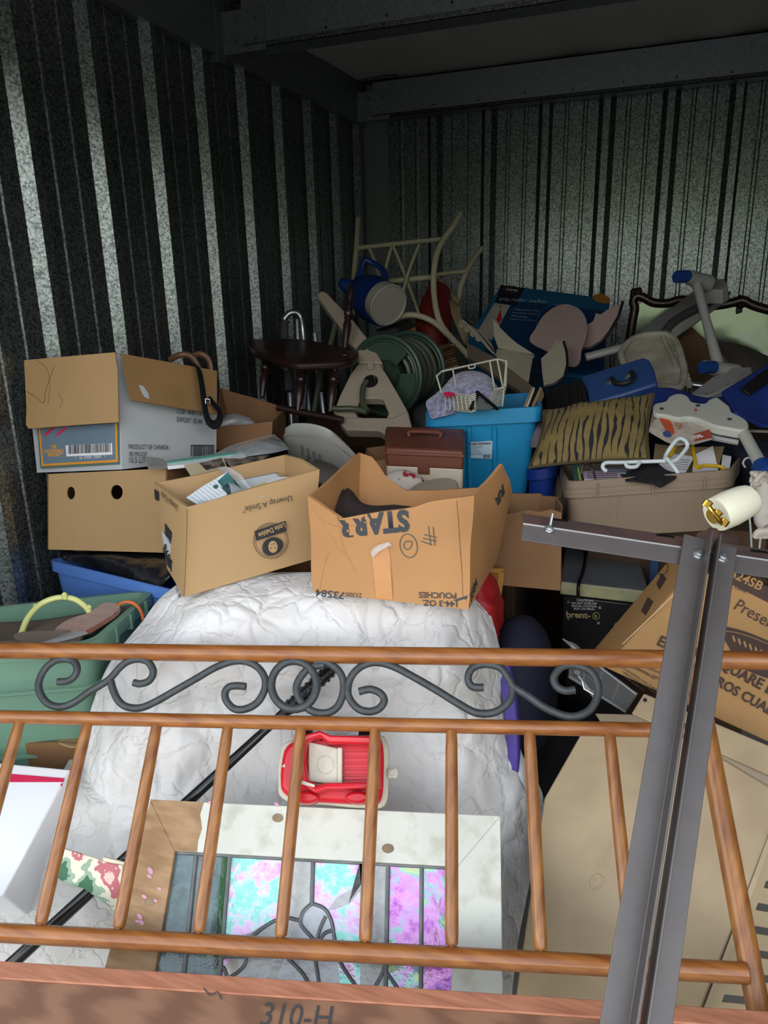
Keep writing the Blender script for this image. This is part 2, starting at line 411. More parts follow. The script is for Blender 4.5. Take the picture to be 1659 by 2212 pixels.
# --- steel bed frame: two long angle irons and a cross angle
steel = mat('brown painted angle steel', '565150', rough=.45, metal=.25, var=.12, vs=25, st=(1, 1, 1), rgb2='524d4c', bump=.12, bs=90)
steelr = mat('rust flecked angle steel', '4c4445', rough=.45, metal=.25, var=.3, vs=14, st=(.5, 1, 1), rgb2='5a4238', bump=.15, bs=90, lo=.3, hi=.55)
zinc = mat('zinc bolt', 'b9bcbd', rough=.28, metal=.95, var=.05)
bf = T('bed_frame', 'bare steel bed frame of bolted angle irons standing upright at the right', 'bed frame')
def beamL(a, b, u, v, w1, w2, t, name, m, bv=.0012):
    """angle iron from a to b; flanges w1 along u and w2 along v"""
    poly = [a, a+u*w1, a+u*w1+v*t, a+u*t+v*t, a+u*t+v*w2, a+v*w2]
    return B().prism(poly, b-a).ob(name, m, bf, bev=bv)
RP = PL((1505, 1190, 1.30), (1560, 1197, 1.295), (1350, 2100, 1.0))
def axis(x0, y0, x1, y1, off=0): return RP.at(x0, y0, off), RP.at(x1, y1, off)
n_ = RP.n; up_z = Vector((0, 0, 1))
# long rails, corner lines measured on the photograph
a, b = axis(1527, 1168, 1357, 2260); d = (b-a).normalized(); u = n_.cross(d).normalized()
if u.dot(_x) > 0: u = -u
beamL(a, b, u, n_, .040, .036, .0035, 'long_rail', steel)
a2, b2 = axis(1541, 1172, 1374, 2260); d2 = (b2-a2).normalized(); u2 = -u
beamL(a2, b2, u2, n_, .040, .036, .0035, 'long_rail', steel)
# cross rail behind them
ca_, cb_ = RP.at(1131, 1128, -.006), RP.at(1900, 1243, -.006)
dd = (cb_-ca_).normalized(); dn = n_.cross(dd).normalized(); dn = -dn if dn.z > 0 else dn
bk = (Vector((-n_.x, -n_.y, 0)).normalized()+Vector((0, 0, .30))).normalized()
cross = B().prism([ca_, ca_+dn*.0335, ca_+dn*.0335-n_*.0035, ca_-n_*.0035], cb_-ca_).ob('cross_rail', steel, bf, bev=.001)
rustm = mat('rusty brown angle steel', '5b4540', rough=.5, metal=.2, var=.25, vs=18, rgb2='473b3a', bump=.2, bs=80)
B().prism([ca_, ca_+bk*.036, ca_+bk*.036-up_z*.0035, ca_-up_z*.0035], cb_-ca_).ob('top_flange', rustm, cross, bev=.001)
B().tube([ca_+n_*.0002, cb_+n_*.0002], .0022, 8).ob('ridge_highlight', mat('bright steel highlight', '8d8a8c', rough=.35, metal=.4), cross)  # lighter strip paints the highlight along the rail's corner ridge
def bolt(p, n, r=.008, par=bf):
    B().lathe(p, n, [(0, r*1.35), (.0015, r*1.35), (.0018, r), (.007, r*.95), (.0075, r*.55), (.011, r*.5)], 6).ob('bolt', zinc, par, smooth=30)
bolt(RP.at(1507, 1199, .0035), n_); bolt(RP.at(1559, 1206, .0035), n_)
bolt(RP.at(1187, 1141, -.004), n_, .0065)
pr = RP.at(1189, 1122, .004)
B().lathe(RP.at(1188, 1136, .003), (RP.at(1191, 1120, .006)-RP.at(1188, 1136, .003)), [(0, .003), (.022, .003)], 8).ob('bolt_shank', zinc, bf)
for (x, y) in ((1208, 1124), (1437, 1158), (1640, 1192)):
    e_ = PL(ca_, ca_+dd, ca_+bk)
    q = [e_.at(x-19, y-4.5, .0015), e_.at(x+19, y+1, .0015), e_.at(x+19, y+4.5, .0015), e_.at(x-19, y, .0015)]
    B().prism(q, -e_.n*.001).ob('slot', blk, bf, smooth=0)
for (x, y) in ((1508, 1172), (1566, 1181)):
    e_ = PL(ca_, ca_+dd, ca_+bk); B().lathe(e_.at(x, y, .0), e_.n, [(0, .0045), (.003, .0045)], 10).ob('rivet', steelr, bf)
brk = slab(PL((1500, 1160, 1.36), (1590, 1172, 1.36), (1500, 1130, 1.38)), [(1500, 1166), (1508, 1150), (1525, 1146), (1532, 1139), (1548, 1141), (1560, 1137), (1572, 1144), (1586, 1150), (1594, 1160), (1598, 1180), (1500, 1175)], .004, 'torn_bracket', mat('rusty brown vinyl', '4a3631', rough=.5, var=.2, vs=20), bf)
# --- white plastic foot with brass clips
fo = T('furniture_foot', 'white plastic furniture foot with brass clips lying on the upright bed frame', 'furniture foot')
wpl = mat('ivory plastic', 'dfdcc6', rough=.4, var=.04, vs=8, bump=.03)
brass = mat('brass', 'c9a24a', rough=.22, metal=1, var=.1)
A0, A1 = C(1547, 1112, 1.365), C(1620, 1078, 1.388); ax = (A1-A0); Ln = ax.length
rr_ = .034
B().lathe(A0, ax, [(0, rr_*.80), (0, rr_*.93), (.004, rr_*.96), (Ln*.4, rr_), (Ln*.8, rr_*.93), (Ln*.97, rr_*.84), (Ln, rr_*.6), (Ln*1.0, .002), (Ln*.9, rr_*.75), (.004, rr_*.80)], 32).ob('cap', wpl, fo)
B().lathe(A0-ax*.05, ax, [(0, rr_*.22), (0, rr_*.33), (Ln*.8, rr_*.33)], 16).ob('stem_socket', wpl, fo)
B().lathe(A0-ax*.12, ax, [(0, .002), (0, rr_*.42), (.002, rr_*.42), (.002, .003)], 24).ob('brass_washer', brass, fo)
for k, (x, y) in enumerate(((1524, 1094), (1560, 1134), (1545, 1115))):
    c = C(x, y, 1.335); 
    B().lathe(c, (C(x+9, y-12, 1.33)-c), [(0, .002), (.0, .008), (.012, .008), (.013, .002)], 12, sx=1, sy=.5).ob('brass_clip', brass, fo)
B().tube(pc([(1530, 1092, 1.335), (1540, 1105, 1.33), (1552, 1120, 1.33), (1560, 1132, 1.335)], 4), .004, 8).ob('brass_strip', brass, fo)

# --- quilted comforter
def quiltmat(name, c1, c2_):
    m = mat(name, c1, rough=.85, var=.05, vs=9, rgb2=c2_, bump=0, sheen=.2)
    n = m.node_tree.nodes; l = m.node_tree.links; b = n['Principled BSDF']
    tc = n.new('ShaderNodeTexCoord'); v = n.new('ShaderNodeTexVoronoi'); v.feature = 'DISTANCE_TO_EDGE'; v.inputs['Scale'].default_value = 13
    nz = n.new('ShaderNodeTexNoise'); nz.inputs['Scale'].default_value = 9; nz.inputs['Detail'].default_value = 5
    mx = n.new('ShaderNodeVectorMath'); mx.operation = 'MULTIPLY_ADD'; mx.inputs[1].default_value = (.16, .16, .16)
    l.new(nz.outputs['Color'], mx.inputs[0]); l.new(tc.outputs['Object'], mx.inputs[2]); l.new(mx.outputs[0], v.inputs['Vector'])
    r = n.new('ShaderNodeMapRange'); r.inputs['From Max'].default_value = .12; r.interpolation_type = 'SMOOTHSTEP'; l.new(v.outputs['Distance'], r.inputs['Value'])
    bp = n.new('ShaderNodeBump'); bp.inputs['Strength'].default_value = .38; bp.inputs['Distance'].default_value = .008
    l.new(r.outputs[0], bp.inputs['Height'])
    b2 = n.new('ShaderNodeBump'); b2.inputs['Strength'].default_value = .4; b2.inputs['Distance'].default_value = .004
    n2 = n.new('ShaderNodeTexNoise'); n2.inputs['Scale'].default_value = 30; n2.inputs['Detail'].default_value = 4; l.new(tc.outputs['Object'], n2.inputs[0])
    l.new(n2.outputs['Fac'], b2.inputs['Height']); l.new(bp.outputs[0], b2.inputs['Normal']); l.new(b2.outputs[0], b.inputs['Normal'])
    return m
quilt = quiltmat('white quilted cotton', 'd2d1d2', 'c6c3c0')
pad = quiltmat('cream quilted pad', 'cccac8', 'bebbb7')
def crow(y, xl, xr, d, dl=.10, dr=.14, n=9, sag=0):
    r = []
    for i in range(n):
        t = i/(n-1); x = xl+(xr-xl)*(.5-.5*math.cos(math.pi*t)) if 0 else xl+(xr-xl)*t
        e_ = (dl*max(0, 1-t/.16)**2 if t < .5 else dr*max(0, 1-(1-t)/.16)**2)
        r.append((x, y+sag*math.sin(math.pi*t), d+e_))
    return r
rows = [crow(1262, 452, 960, 2.02, .02, .02), crow(1236, 430, 985, 1.86, .06, .06), crow(1286, 352, 1040, 1.735, .1, .1, sag=-8), crow(1345, 305, 1066, 1.685, .12, .12, sag=-12),
        crow(1430, 238, 1086, 1.655), crow(1520, 200, 1100, 1.66), crow(1620, 172, 1125, 1.65), crow(1725, 148, 1174, 1.635),
        crow(1840, 122, 1156, 1.61), crow(1920, 215, 1142, 1.58), crow(2020, 330, 1122, 1.54), crow(2110, 345, 1110, 1.50), crow(2230, 345, 1100, 1.46), crow(2400, 345, 1090, 1.42)]
G0 = gcr([[C(*p) for p in r] for r in rows], 18, 26)
def pucker(p):
    q = p*11+noise.noise_vector(p*7)*.9
    ds = noise.voronoi(q)[0]; e_ = ds[1]-ds[0]
    return min(1, e_*2.4)
def quiltgrid(G0, amp, amp2):
    out = []
    for r in G0:
        o = []
        for p in r:
            d = (CAM-p).normalized()
            h = amp*(pucker(p)**.7-.6)+amp2*noise.noise(p*4.1)+amp2*.5*noise.noise(p*9.7+Vector((3, 1, 2)))
            ridge = abs(noise.noise(Vector((p.x*7, p.y*2.5, p.z*2.5))))
            cr_ = max(0, 1-abs(noise.noise(p*6+noise.noise_vector(p*13)*.35+Vector((9, 0, 0))))*6)
            o.append(p+d*(h-ridge*amp2*.7-cr_*amp*.25))
        out.append(o)
    return out
cf = T('comforter', 'white quilted comforter draped over the heap behind the headboard, boxes standing on it', 'comforter')
G1 = quiltgrid(G0, .010, .034)
B().grid(G1).ob('quilted_cover', quilt, cf, smooth=180, solid=.012)
# floral patch and hem at the lower left corner
flm = mat('floral print cotton', 'c9c4b4', rough=.85, var=0, vs=14, bump=.2)
rp = flm.node_tree.nodes[flm['ramp']].color_ramp; rp.interpolation = 'CONSTANT'
rp.elements[0].position = 0; rp.elements[0].color = (*lin('3f6a50'), 1); rp.elements[1].position = .47; rp.elements[1].color = (*lin('d6d0bd'), 1)
for p_, c_ in ((.40, '8fa690'), (.56, 'b56a70'), (.62, 'd9b9ae')):
    k_ = rp.elements.new(p_); k_.color = (*lin(c_), 1)
sheet([[(140, 1832, 1.50), (175, 1843, 1.49), (205, 1852, 1.49), (232, 1862, 1.485), (268, 1868, 1.48)],
       [(130, 1872, 1.50), (160, 1895, 1.48), (200, 1900, 1.475), (235, 1915, 1.47), (262, 1925, 1.47)],
       [(128, 1890, 1.51), (150, 1905, 1.49), (183, 1915, 1.48), (228, 1945, 1.48), (255, 1965, 1.48)]], 'floral_patch', flm, cf, amp=.003, thick=.006)
hemg = [[(225, 1850, 1.49), (300, 1870, 1.48), (350, 1900, 1.47)], [(225, 1905, 1.48), (290, 1940, 1.47), (340, 1960, 1.46)], [(220, 1930, 1.49), (240, 1955, 1.48), (262, 1975, 1.475)]]
sheet(hemg, 'hem', mat('cream cotton', 'd8cfb8', rough=.85, var=.06, bump=.4, bs=30), cf, amp=.004, thick=.006)
# --- mattress pad under it, lower left
mp_ = T('mattress_pad', 'grey-white mattress pad sagging at the lower left below the white striped box', 'mattress pad')
rows = [crow(1640, 150, 400, 1.78, .02, .02, 6), crow(1740, 92, 420, 1.66, .02, .02, 6), crow(1840, 30, 440, 1.63, .02, .02, 6), crow(1940, -50, 470, 1.59, 0, 0, 6), crow(2040, -120, 480, 1.55, 0, 0, 6), crow(2140, -160, 480, 1.52, 0, 0, 6), crow(2300, -160, 480, 1.45, 0, 0, 6)]
B().grid(quiltgrid(gcr([[C(*p) for p in r] for r in rows], 12, 12), .004, .02)).ob('pad', pad, mp_, smooth=180, solid=.012)

# --- black pole
pol = T('umbrella', 'long black closed stick umbrella with a ribbed grip lying slantwise on the comforter', 'umbrella')
bgl = mat('glossy black', '0c0d0f', rough=.2, var=0, bump=0)
pa, pb = C(722, 1440, 1.62), C(22, 2085, 1.45)
pd = pb-pa
B().lathe(pa+pd*.22, pd, [(0, .008), (.03, .010), (pd.length*.30, .0125), (pd.length*.78, .0135), (pd.length*.80, .012)], 14).ob('canopy', bgl, pol)
B().lathe(pa, pd, [(0, .009), (.01, .014), (.13, .015), (.14, .0115), (pd.length*.25, .009)], 14).ob('grip', blk, pol)
nb = B()
for i in range(9):
    for j in range(6):
        q = pa+pd.normalized()*(.015+i*.0135); s_ = pd.normalized(); u_ = s_.cross(HP.n).normalized(); w_ = s_.cross(u_); an = j*math.pi/3+i*.5
        nb.lathe(q+(u_*math.cos(an)+w_*math.sin(an))*.014, u_*math.cos(an)+w_*math.sin(an), [(0, .0045), (.0025, .003)], 6)
g_ = nb.ob('grip_nubs', blk, pol); g_['kind'] = 'stuff'

# --- stained glass window
sg = T('stained_glass_window', 'leaded stained glass window in a white and bare wood frame leaning on the comforter', 'window')
SP = PL((325, 1728, 1.505), (1080, 1762, 1.455), (232, 2090, 1.345))
ww = mat('worn white paint on wood', 'c9cbc1', rough=.6, var=.1, vs=26, rgb2='b4b3a5', bump=.2, bs=60, lo=.28, hi=.5)
bw = mat('bare pine', 'a58562', rough=.6, var=.1, vs=6, st=(2, 9, 9), rgb2='8a6b4a', bump=.1)
tin = mat('lead came', '6d6f70', rough=.45, metal=.7, var=.15, vs=30)
slab(SP, [(325, 1727), (1081, 1762), (988, 1872), (378, 1838)], .032, 'top_rail', ww, sg, bev=.002)
slab(SP, [(325, 1728), (378, 1838), (296, 2330), (160, 2330)], .032, 'left_stile', bw, sg, bev=.002)
slab(SP, [(1081, 1762), (1089, 2330), (965, 2330), (988, 1872)], .032, 'right_stile', ww, sg, bev=.002)
b_ = slab(SP, [(325, 1727), (440, 1733), (432, 1760), (436, 1790), (428, 1815), (425, 1841), (378, 1838)], .0015, 'bare_patch', bw, sg, off=.001); plab(b_, 'stripped bare patch of pine on the white rail')
pk = mat('pink paint spots', 'd39bb4', rough=.6, var=.1)
for x, y, r in ((325, 1881, 9), (323, 1893, 6), (345, 1920, 5), (312, 1937, 6), (336, 1946, 5), (302, 1980, 8), (306, 1993, 7), (297, 1990, 5), (454, 1734, 5), (598, 1738, 6)):
    decal(SP, ell(x, y, r, r*.6, -20+r*9, 9), 'paint_spot', pk, sg)
kn = mat('wood knot', '8d7a5e', rough=.6, var=.2, vs=30)
for x, y, r in ((600, 1767, 12), (838, 1833, 13), (322, 1950, 10)):
    decal(SP, ell(x, y, r, r*.8, 0, 14), 'knot', kn, sg)
def glassm(name, cols, rough, sc=16, metal=.0, alpha=1):
    m = mat(name, 'ffffff', rough=rough, var=0, vs=sc, bump=.9, bs=42, metal=metal, alpha=alpha, detail=12, dist=.004, coat=.6)
    r = m.node_tree.nodes[m['ramp']].color_ramp
    while len(r.elements) > 1: r.elements.remove(r.elements[0])
    r.elements[0].position = cols[0][0]; r.elements[0].color = (*lin(cols[0][1]), 1)
    for p, c in cols[1:]: q = r.elements.new(p); q.color = (*lin(c), 1)
    return m
irid = glassm('iridescent textured glass', [(.33, '7d8985'), (.37, 'b588c2'), (.43, 'd7a6d3'), (.48, 'd3bcd9'), (.51, 'a3d0ca'), (.56, '74cbbc'), (.61, 'a0d6c6'), (.655, 'c8dbb8'), (.69, '7a8884')], .2, 15, .25)
irid2 = glassm('violet iridescent glass', [(.32, '6b45aa'), (.38, 'ab52ba'), (.44, 'cc87c8'), (.50, 'c294cf'), (.53, '7dbdb6'), (.57, 'aecb7c'), (.61, 'c68dac'), (.68, '775a7c')], .2, 11, .3)
greng = glassm('grey-green seedy glass', [(.3, '3e514f'), (.5, '55696a'), (.7, '63797a')], .15, 22)
deepg = glassm('deep green glass', [(.3, '2c4d31'), (.7, '3b6040')], .15, 22)
clear = glassm('clear grey glass', [(.3, '8c8e8d'), (.5, 'a7a9a8'), (.7, 'b9bbba')], .12, 9)
frost = glassm('pale lavender glass', [(.3, 'a3a6ad'), (.6, 'b9bbc2')], .15, 7)
def pane(poly, m, nm='pane'): return slab(SP, poly, .003, nm, m, sg, off=-.012)
def came(pts, w=.0032, sm=True):
    path = [SP.at(x, y, -.010) for x, y in (c2(pts, 6, False) if sm and len(pts) > 2 else pts)]
    B().tube(path, w, 8, flat=.5, fdir=SP.n).ob('lead_came', tin, sg)
pane([(378, 1838), (420, 1842), (372, 2330), (296, 2330)], greng)
pane([(420, 1842), (476, 1845), (440, 2330), (372, 2330)], greng); pane([(476, 1845), (494, 1846), (462, 2330), (440, 2330)], deepg)
pane([(494, 1846), (628, 1853), (612, 1990), (560, 2000), (520, 2025), (480, 2090), (462, 2330), (455, 2330)], irid)
pane([(628, 1853), (676, 1856), (672, 1948), (650, 1990), (600, 2100), (560, 2330), (470, 2330), (520, 2025), (560, 2000), (612, 1990)], clear)
pane([(676, 1856), (776, 1861), (778, 2330), (760, 2330), (725, 2060), (715, 1985), (700, 1960), (672, 1948)], irid)
pane([(776, 1861), (838, 1864), (830, 2330), (778, 2330)], clear)
pane([(838, 1864), (910, 1868), (907, 2330), (830, 2330)], irid2); pane([(910, 1868), (988, 1872), (965, 2330), (907, 2330)], irid2)
pane([(672, 1948), (700, 1960), (715, 1985), (725, 2060), (760, 2330), (560, 2330), (600, 2100), (650, 1990)], frost)
ob_ = slab(SP, [(707, 1966), (727, 1938), (775, 1912), (800, 1878), (776, 1861), (779, 1918), (752, 1950)], .001, 'broken_glass_shard', clear, sg, off=-.0085)
for x0, y0, x1, y1 in ((421, 1842, 373, 2300), (494, 1846, 455, 2300), (838, 1864, 829, 2300), (911, 1868, 908, 2300), (675, 1856, 672, 1950)):
    came([(x0, y0), (x1, y1)], .004)
came([(378, 1839), (700, 1857), (988, 1873)], .004, False)
came([(672, 1950), (652, 1970), (648, 1995), (668, 2020), (682, 2035)]); came([(672, 1950), (700, 1962), (715, 1990), (722, 2030), (735, 2080), (775, 2140)])
came([(648, 1988), (610, 1982), (570, 2000), (520, 2040), (470, 2068)]); came([(682, 2035), (678, 2060), (684, 2100), (690, 2140)]); came([(682, 2035), (690, 2005), (702, 1978)])
came([(690, 2030), (700, 2015), (718, 2008)]); came([(620, 2070), (650, 2100), (668, 2130), (690, 2170)]); came([(830, 2075), (826, 2100), (810, 2130)]); came([(830, 2095), (845, 2115), (862, 2140)])
came([(470, 2068), (462, 2085), (480, 2090), (488, 2108)]); came([(530, 2065), (525, 2085), (510, 2100), (495, 2110)]); came([(470, 2068), (490, 2066), (530, 2066)])

# --- red toy pickup
tt = T('toy_truck', 'red and cream plastic toy pickup truck resting on the comforter behind the spindles', 'toy truck')
red = mat('red toy plastic', 'c41626', rough=.33, var=.08, vs=12, bump=.03, coat=.2)
crm = mat('cream toy plastic', 'bdb7a6', rough=.45, var=.08, vs=30, bump=.05)
TP = PL((620, 1600, 1.545), (830, 1600, 1.535), (620, 1740, 1.485))
slab(TP, c2([(604, 1650), (612, 1612), (640, 1598), (700, 1592), (800, 1590), (836, 1600), (840, 1670), (832, 1740), (780, 1746), (690, 1738), (640, 1738), (606, 1720), (603, 1690)], 4), .03, 'bumper', crm, tt, bev=.004, off=.012)
slab(TP, c2([(612, 1655), (622, 1618), (655, 1600), (720, 1596), (800, 1592), (826, 1604), (830, 1670), (822, 1735), (780, 1740), (700, 1736), (650, 1734), (616, 1715), (610, 1690)], 4), .05, 'body', red, tt, bev=.01, off=.03)
o1 = [(660, 1602), (700, 1592), (722, 1602), (824, 1604), (826, 1712), (712, 1714), (690, 1722), (662, 1706), (656, 1650)]
i1 = [(672, 1613), (700, 1604), (716, 1618), (814, 1620), (814, 1700), (712, 1700), (695, 1706), (674, 1694), (668, 1650)]
B().ring([TP.at(x, y, .066) for x, y in o1], [TP.at(x, y, .062) for x, y in i1], -TP.n*.036).ob('cab_frame', red, tt, bev=.004)
slab(TP, [(672, 1610), (736, 1624), (736, 1702), (672, 1694)], .015, 'seat', crm, tt, bev=.003, off=.04)
slab(TP, [(734, 1624), (744, 1624), (744, 1702), (734, 1702)], .02, 'seat_back', crm, tt, bev=.002, off=.047)
B().tube([TP.at(x, y, .0405) for x, y in ell(708, 1660, 17, 19, 0, 20)], .0012, 6, closed=True).ob('seat_ring', crm, tt)
for y in (1630, 1643, 1656, 1669, 1682, 1694): slab(TP, [(746, y), (814, y), (814, y+8), (746, y+8)], .004, 'bed_rib', red, tt, off=.033, bev=.001)
for cx, cy, rx in ((668, 1728, 26), (776, 1728, 26)): slab(TP, c2(ell(cx, cy, rx, 13, 0, 12), 2), .04, 'fender', red, tt, bev=.008, off=.045)
for cx, cy in ((790, 1595), (660, 1598)): B().lathe(TP.at(cx-14, cy+2, .0), (TP.at(cx+14, cy+2)-TP.at(cx-14, cy+2)), [(0, .02), (.0, .022), (.028, .022), (.028, .02)], 16).ob('wheel', blk, tt)
slab(TP, [(838, 1664), (858, 1662), (861, 1672), (858, 1684), (838, 1684)], .008, 'tow_hitch', crm, tt, bev=.002, off=.02)
B().lathe(TP.at(848, 1673, .02), TP.n, [(0, .005), (.004, .005)], 10).ob('hitch_pin', crm, tt)
decal(TP, [(614, 1662), (621, 1655), (622, 1663)], 'headlamp_sticker', crm, tt, off=.0315)
decal(TP, [(658, 1695), (690, 1706), (688, 1711), (660, 1704)], 'windscreen_edge', crm, tt, off=.067)
# ================================================================ BOXES AND TUBS, LEFT SIDE
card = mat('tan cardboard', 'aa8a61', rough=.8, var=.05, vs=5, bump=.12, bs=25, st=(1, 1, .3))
cardo = mat('orange tan cardboard', 'a87a4d', rough=.75, var=.06, vs=6, bump=.15, bs=22)
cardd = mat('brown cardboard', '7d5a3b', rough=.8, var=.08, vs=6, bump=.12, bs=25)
cardk = mat('dark brown cardboard', '4d3826', rough=.85, var=.1, vs=6, bump=.1)
wht = mat('white coated cardboard', 'a9adb2', rough=.6, var=.05, vs=6, bump=.05)
paper = mat('white paper', 'd8d8dc', rough=.8, var=.04, vs=10, bump=.05)
inkb = mat('black print', '22242a', rough=.7, var=.05)
inkn = mat('blue black print', '2f3640', rough=.7, var=.05)
def carton(name, m, par, sides, bots, t=.005, rows=6, nz=.004, seed=0, drop=None, sub=3, pname='body', bottom=True):
    S = [[C(*p) if not isinstance(p, Vector) else p for p in s] for s in sides]; k = len(S)
    if bots is None: bots = [s[0]-Vector((0, 0, drop)) for s in S]
    else: bots = [C(*p) if not isinstance(p, Vector) else p for p in bots]
    if len(bots) == 3: bots.append(bots[0]+bots[2]-bots[1])
    cols = []
    for i in range(k):
        A = S[i][0]; Z = S[(i+1) % k][0]; pl_ = S[i]+[Z]; ch = Z-A
        for j in range(len(pl_)-1):
            nn = sub if len(pl_) > 2 else 6
            for q in range(nn):
                p = pl_[j].lerp(pl_[j+1], q/nn); f_ = max(0, min(1, (p-A).dot(ch)/ch.length_squared))
                cols.append((bots[i].lerp(bots[(i+1) % k], f_), p))
    return B().shell(cols, t, rows, nz, seed, bottom).ob(pname, m, par, smooth=25), S, bots
def solidbox(m, par, pts, pname='body', bev=.003):
    p = [C(*q) if not isinstance(q, Vector) else q for q in pts]
    return B().box8(p).ob(pname, m, par, bev=bev)
def para(a, b, c):  # fourth corner
    return a+c-b

# whiskey carton
t = T('liquor_carton', 'white and grey liquor carton with tan flaps folded down, topmost of the left stack', 'box')
A, Bq, Cq = C(55, 782, 2.17), C(255, 768, 2.12), C(469, 805, 2.42)
D = para(A, Bq, Cq)-Vector((0, 0, .05))
carton('', wht, t, [[A], [Bq], [Cq], [D]], [(80, 1021, 2.20), (264, 1014, 2.14), (467, 990, 2.42)], nz=0, sub=2)
WL = PL((55, 782, 2.155), (258, 768, 2.105), (80, 1021, 2.185)); WR = PL((258, 768, 2.11), (469, 805, 2.41), (264, 1014, 2.13))
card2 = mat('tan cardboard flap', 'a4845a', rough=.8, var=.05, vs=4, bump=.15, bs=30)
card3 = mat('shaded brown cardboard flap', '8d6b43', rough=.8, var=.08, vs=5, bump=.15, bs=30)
WLf = PL((52, 776, 2.14), (250, 760, 2.09), (58, 924, 2.13))
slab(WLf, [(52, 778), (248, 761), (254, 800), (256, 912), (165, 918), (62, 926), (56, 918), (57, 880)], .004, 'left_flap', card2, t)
WRf = PL((262, 764, 2.10), (469, 800, 2.39), (283, 868, 2.085))
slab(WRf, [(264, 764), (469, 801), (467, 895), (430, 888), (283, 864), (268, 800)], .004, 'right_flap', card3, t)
decal(WRf, [(300, 832), (310, 835), (320, 850), (322, 862), (312, 858), (305, 846)], 'torn_spot', wht, t)
tear = mat('water stain edge', '7b5a3a', rough=.8)
for pts in ([(78, 778), (100, 795), (108, 830), (104, 870)], [(58, 845), (80, 860), (95, 870), (100, 840), (118, 790)], [(125, 850), (135, 865), (130, 880)]):
    B().tube([WLf.at(x, y, .0002) for x, y in c2(pts, 5, False)], .0012, 4).ob('stain_line', tear, t)
grn = mat('grey green border print', '4d6156', rough=.6, var=.05); org = mat('orange border print', 'd08a2c', rough=.6, var=.05)
blu = mat('slate blue print', '5f7181', rough=.6, var=.05); redp = mat('red print', 'c41f4b', rough=.5, var=.05)
decal(WL, [(81, 927), (257, 912), (259, 1003), (88, 1012)], 'print_border', grn, t, off=.001)
decal(WL, [(84, 927), (253, 914), (255, 998), (91, 1007)], 'print_border', org, t, off=.0018)
decal(WL, [(88, 927), (249, 914), (251, 993), (95, 1002)], 'print_panel', blu, t, off=.0026)
for x in (95, 121): decal(WL, [(x, 940), (x+6, 941), (x+26, 924), (x+18, 924)], 'red_stroke', redp, t, off=.0034)
gold = mat('gold print', 'd9982f', rough=.5)
for i, (s, x0, x1) in enumerate((('THE', 110, 124), ('LEGENDARY', 96, 141), ('IMPORT"', 105, 137))):
    txt(s, WL, (x0, 969+i*8.5), (x1, 968.4+i*8.5), gold, t, off=.0036, bold=.03, asp=1.1 if i else 1.3)
decal(WL, [(143, 962), (243, 957), (244, 982), (145, 986)], 'barcode_label', paper, t, off=.0034)
bb = B(); rnd = random.Random(3)
x = 149
while x < 240:
    wd = rnd.choice((.8, 1.2, 2)); yy = 962-(x-145)*.05
    bb.prism([WL.at(x, yy, .0046), WL.at(x+wd, yy, .0046), WL.at(x+wd, yy+19, .0046), WL.at(x, yy+19, .0046)], -WL.n*.0005); x += wd+rnd.choice((.9, 1.3, 1.9))
bb.ob('barcode_bars', inkb, t, smooth=0)
txt('1   00  87000  70060   1', WL, (165, 992), (228, 988), paper, t, off=.0036)
for s, p0, p1, a in (('PRODUCT OF CANADA', (278, 970), (364, 971), 1.5), ('80 PROOF', (279, 985), (317, 986), 1.4), ('10.5 LITERS', (279, 1000), (331, 1000), 1.4), ('EXPORT  05149   2L', (382, 911), (450, 918), 1.5), ('L 2 206    N6 001  1724  GL9A', (382, 893), (452, 899), 1.9)):
    txt(s, WR, p0, p1, inkn, t, asp=a, bold=.004)
decal(WR, [(412, 961), (462, 961), (462, 985), (412, 985)], 'barcode_frame', inkn, t)
decal(WR, [(414, 964), (460, 964), (460, 985), (414, 985)], 'barcode_label', wht, t, off=.002)
bb = B(); x = 415
while x < 459:
    wd = rnd.choice((.7, 1.1, 1.8)); bb.prism([WR.at(x, 964, .0032), WR.at(x+wd, 964, .0032), WR.at(x+wd, 985, .0032), WR.at(x, 985, .0032)], -WR.n*.0005); x += wd+rnd.choice((.9, 1.3))
bb.ob('barcode_bars', inkb, t, smooth=0)

# handbag
t = T('handbag', 'dark leather handbag with brown handles hanging its black strap over the white liquor carton', 'bag')
lthb = mat('brown leather', '5a3d27', rough=.4, var=.1); lthk = mat('black leather', '17181c', rough=.35, var=.05, bump=.1)
q = [C(385, 800, 2.32), C(450, 812, 2.40), C(462, 812, 2.5), C(400, 798, 2.5)]
B().box8([p-Vector((0, 0, .12)) for p in q]+[p+Vector((0, 0, .0)) for p in q]).ob('body', lthk, t, bev=.015)
B().tube(pc([(366, 778, 2.38), (385, 768, 2.37), (405, 767, 2.37), (420, 778, 2.37), (430, 800, 2.37)], 6), .005, 8, flat=2).ob('handle', lthb, t)
B().tube(pc([(410, 772, 2.44), (430, 765, 2.43), (445, 771, 2.43), (453, 785, 2.43), (455, 805, 2.43)], 6), .005, 8, flat=2).ob('handle', lthb, t)
B().tube(pc([(415, 785, 2.33), (428, 795, 2.29), (436, 830, 2.26), (441, 870, 2.25), (448, 905, 2.26), (462, 918, 2.29), (474, 908, 2.31), (474, 890, 2.32), (458, 868, 2.31), (450, 858, 2.305)], 7), .014, 8, flat=.2, fdir=WRf.n).ob('strap', lthk, t)
B().tube([C(x, y, 2.245) for x, y in ((444, 862), (453, 862), (453, 872), (444, 872))], .0018, 6, closed=True).ob('buckle', zinc, t)

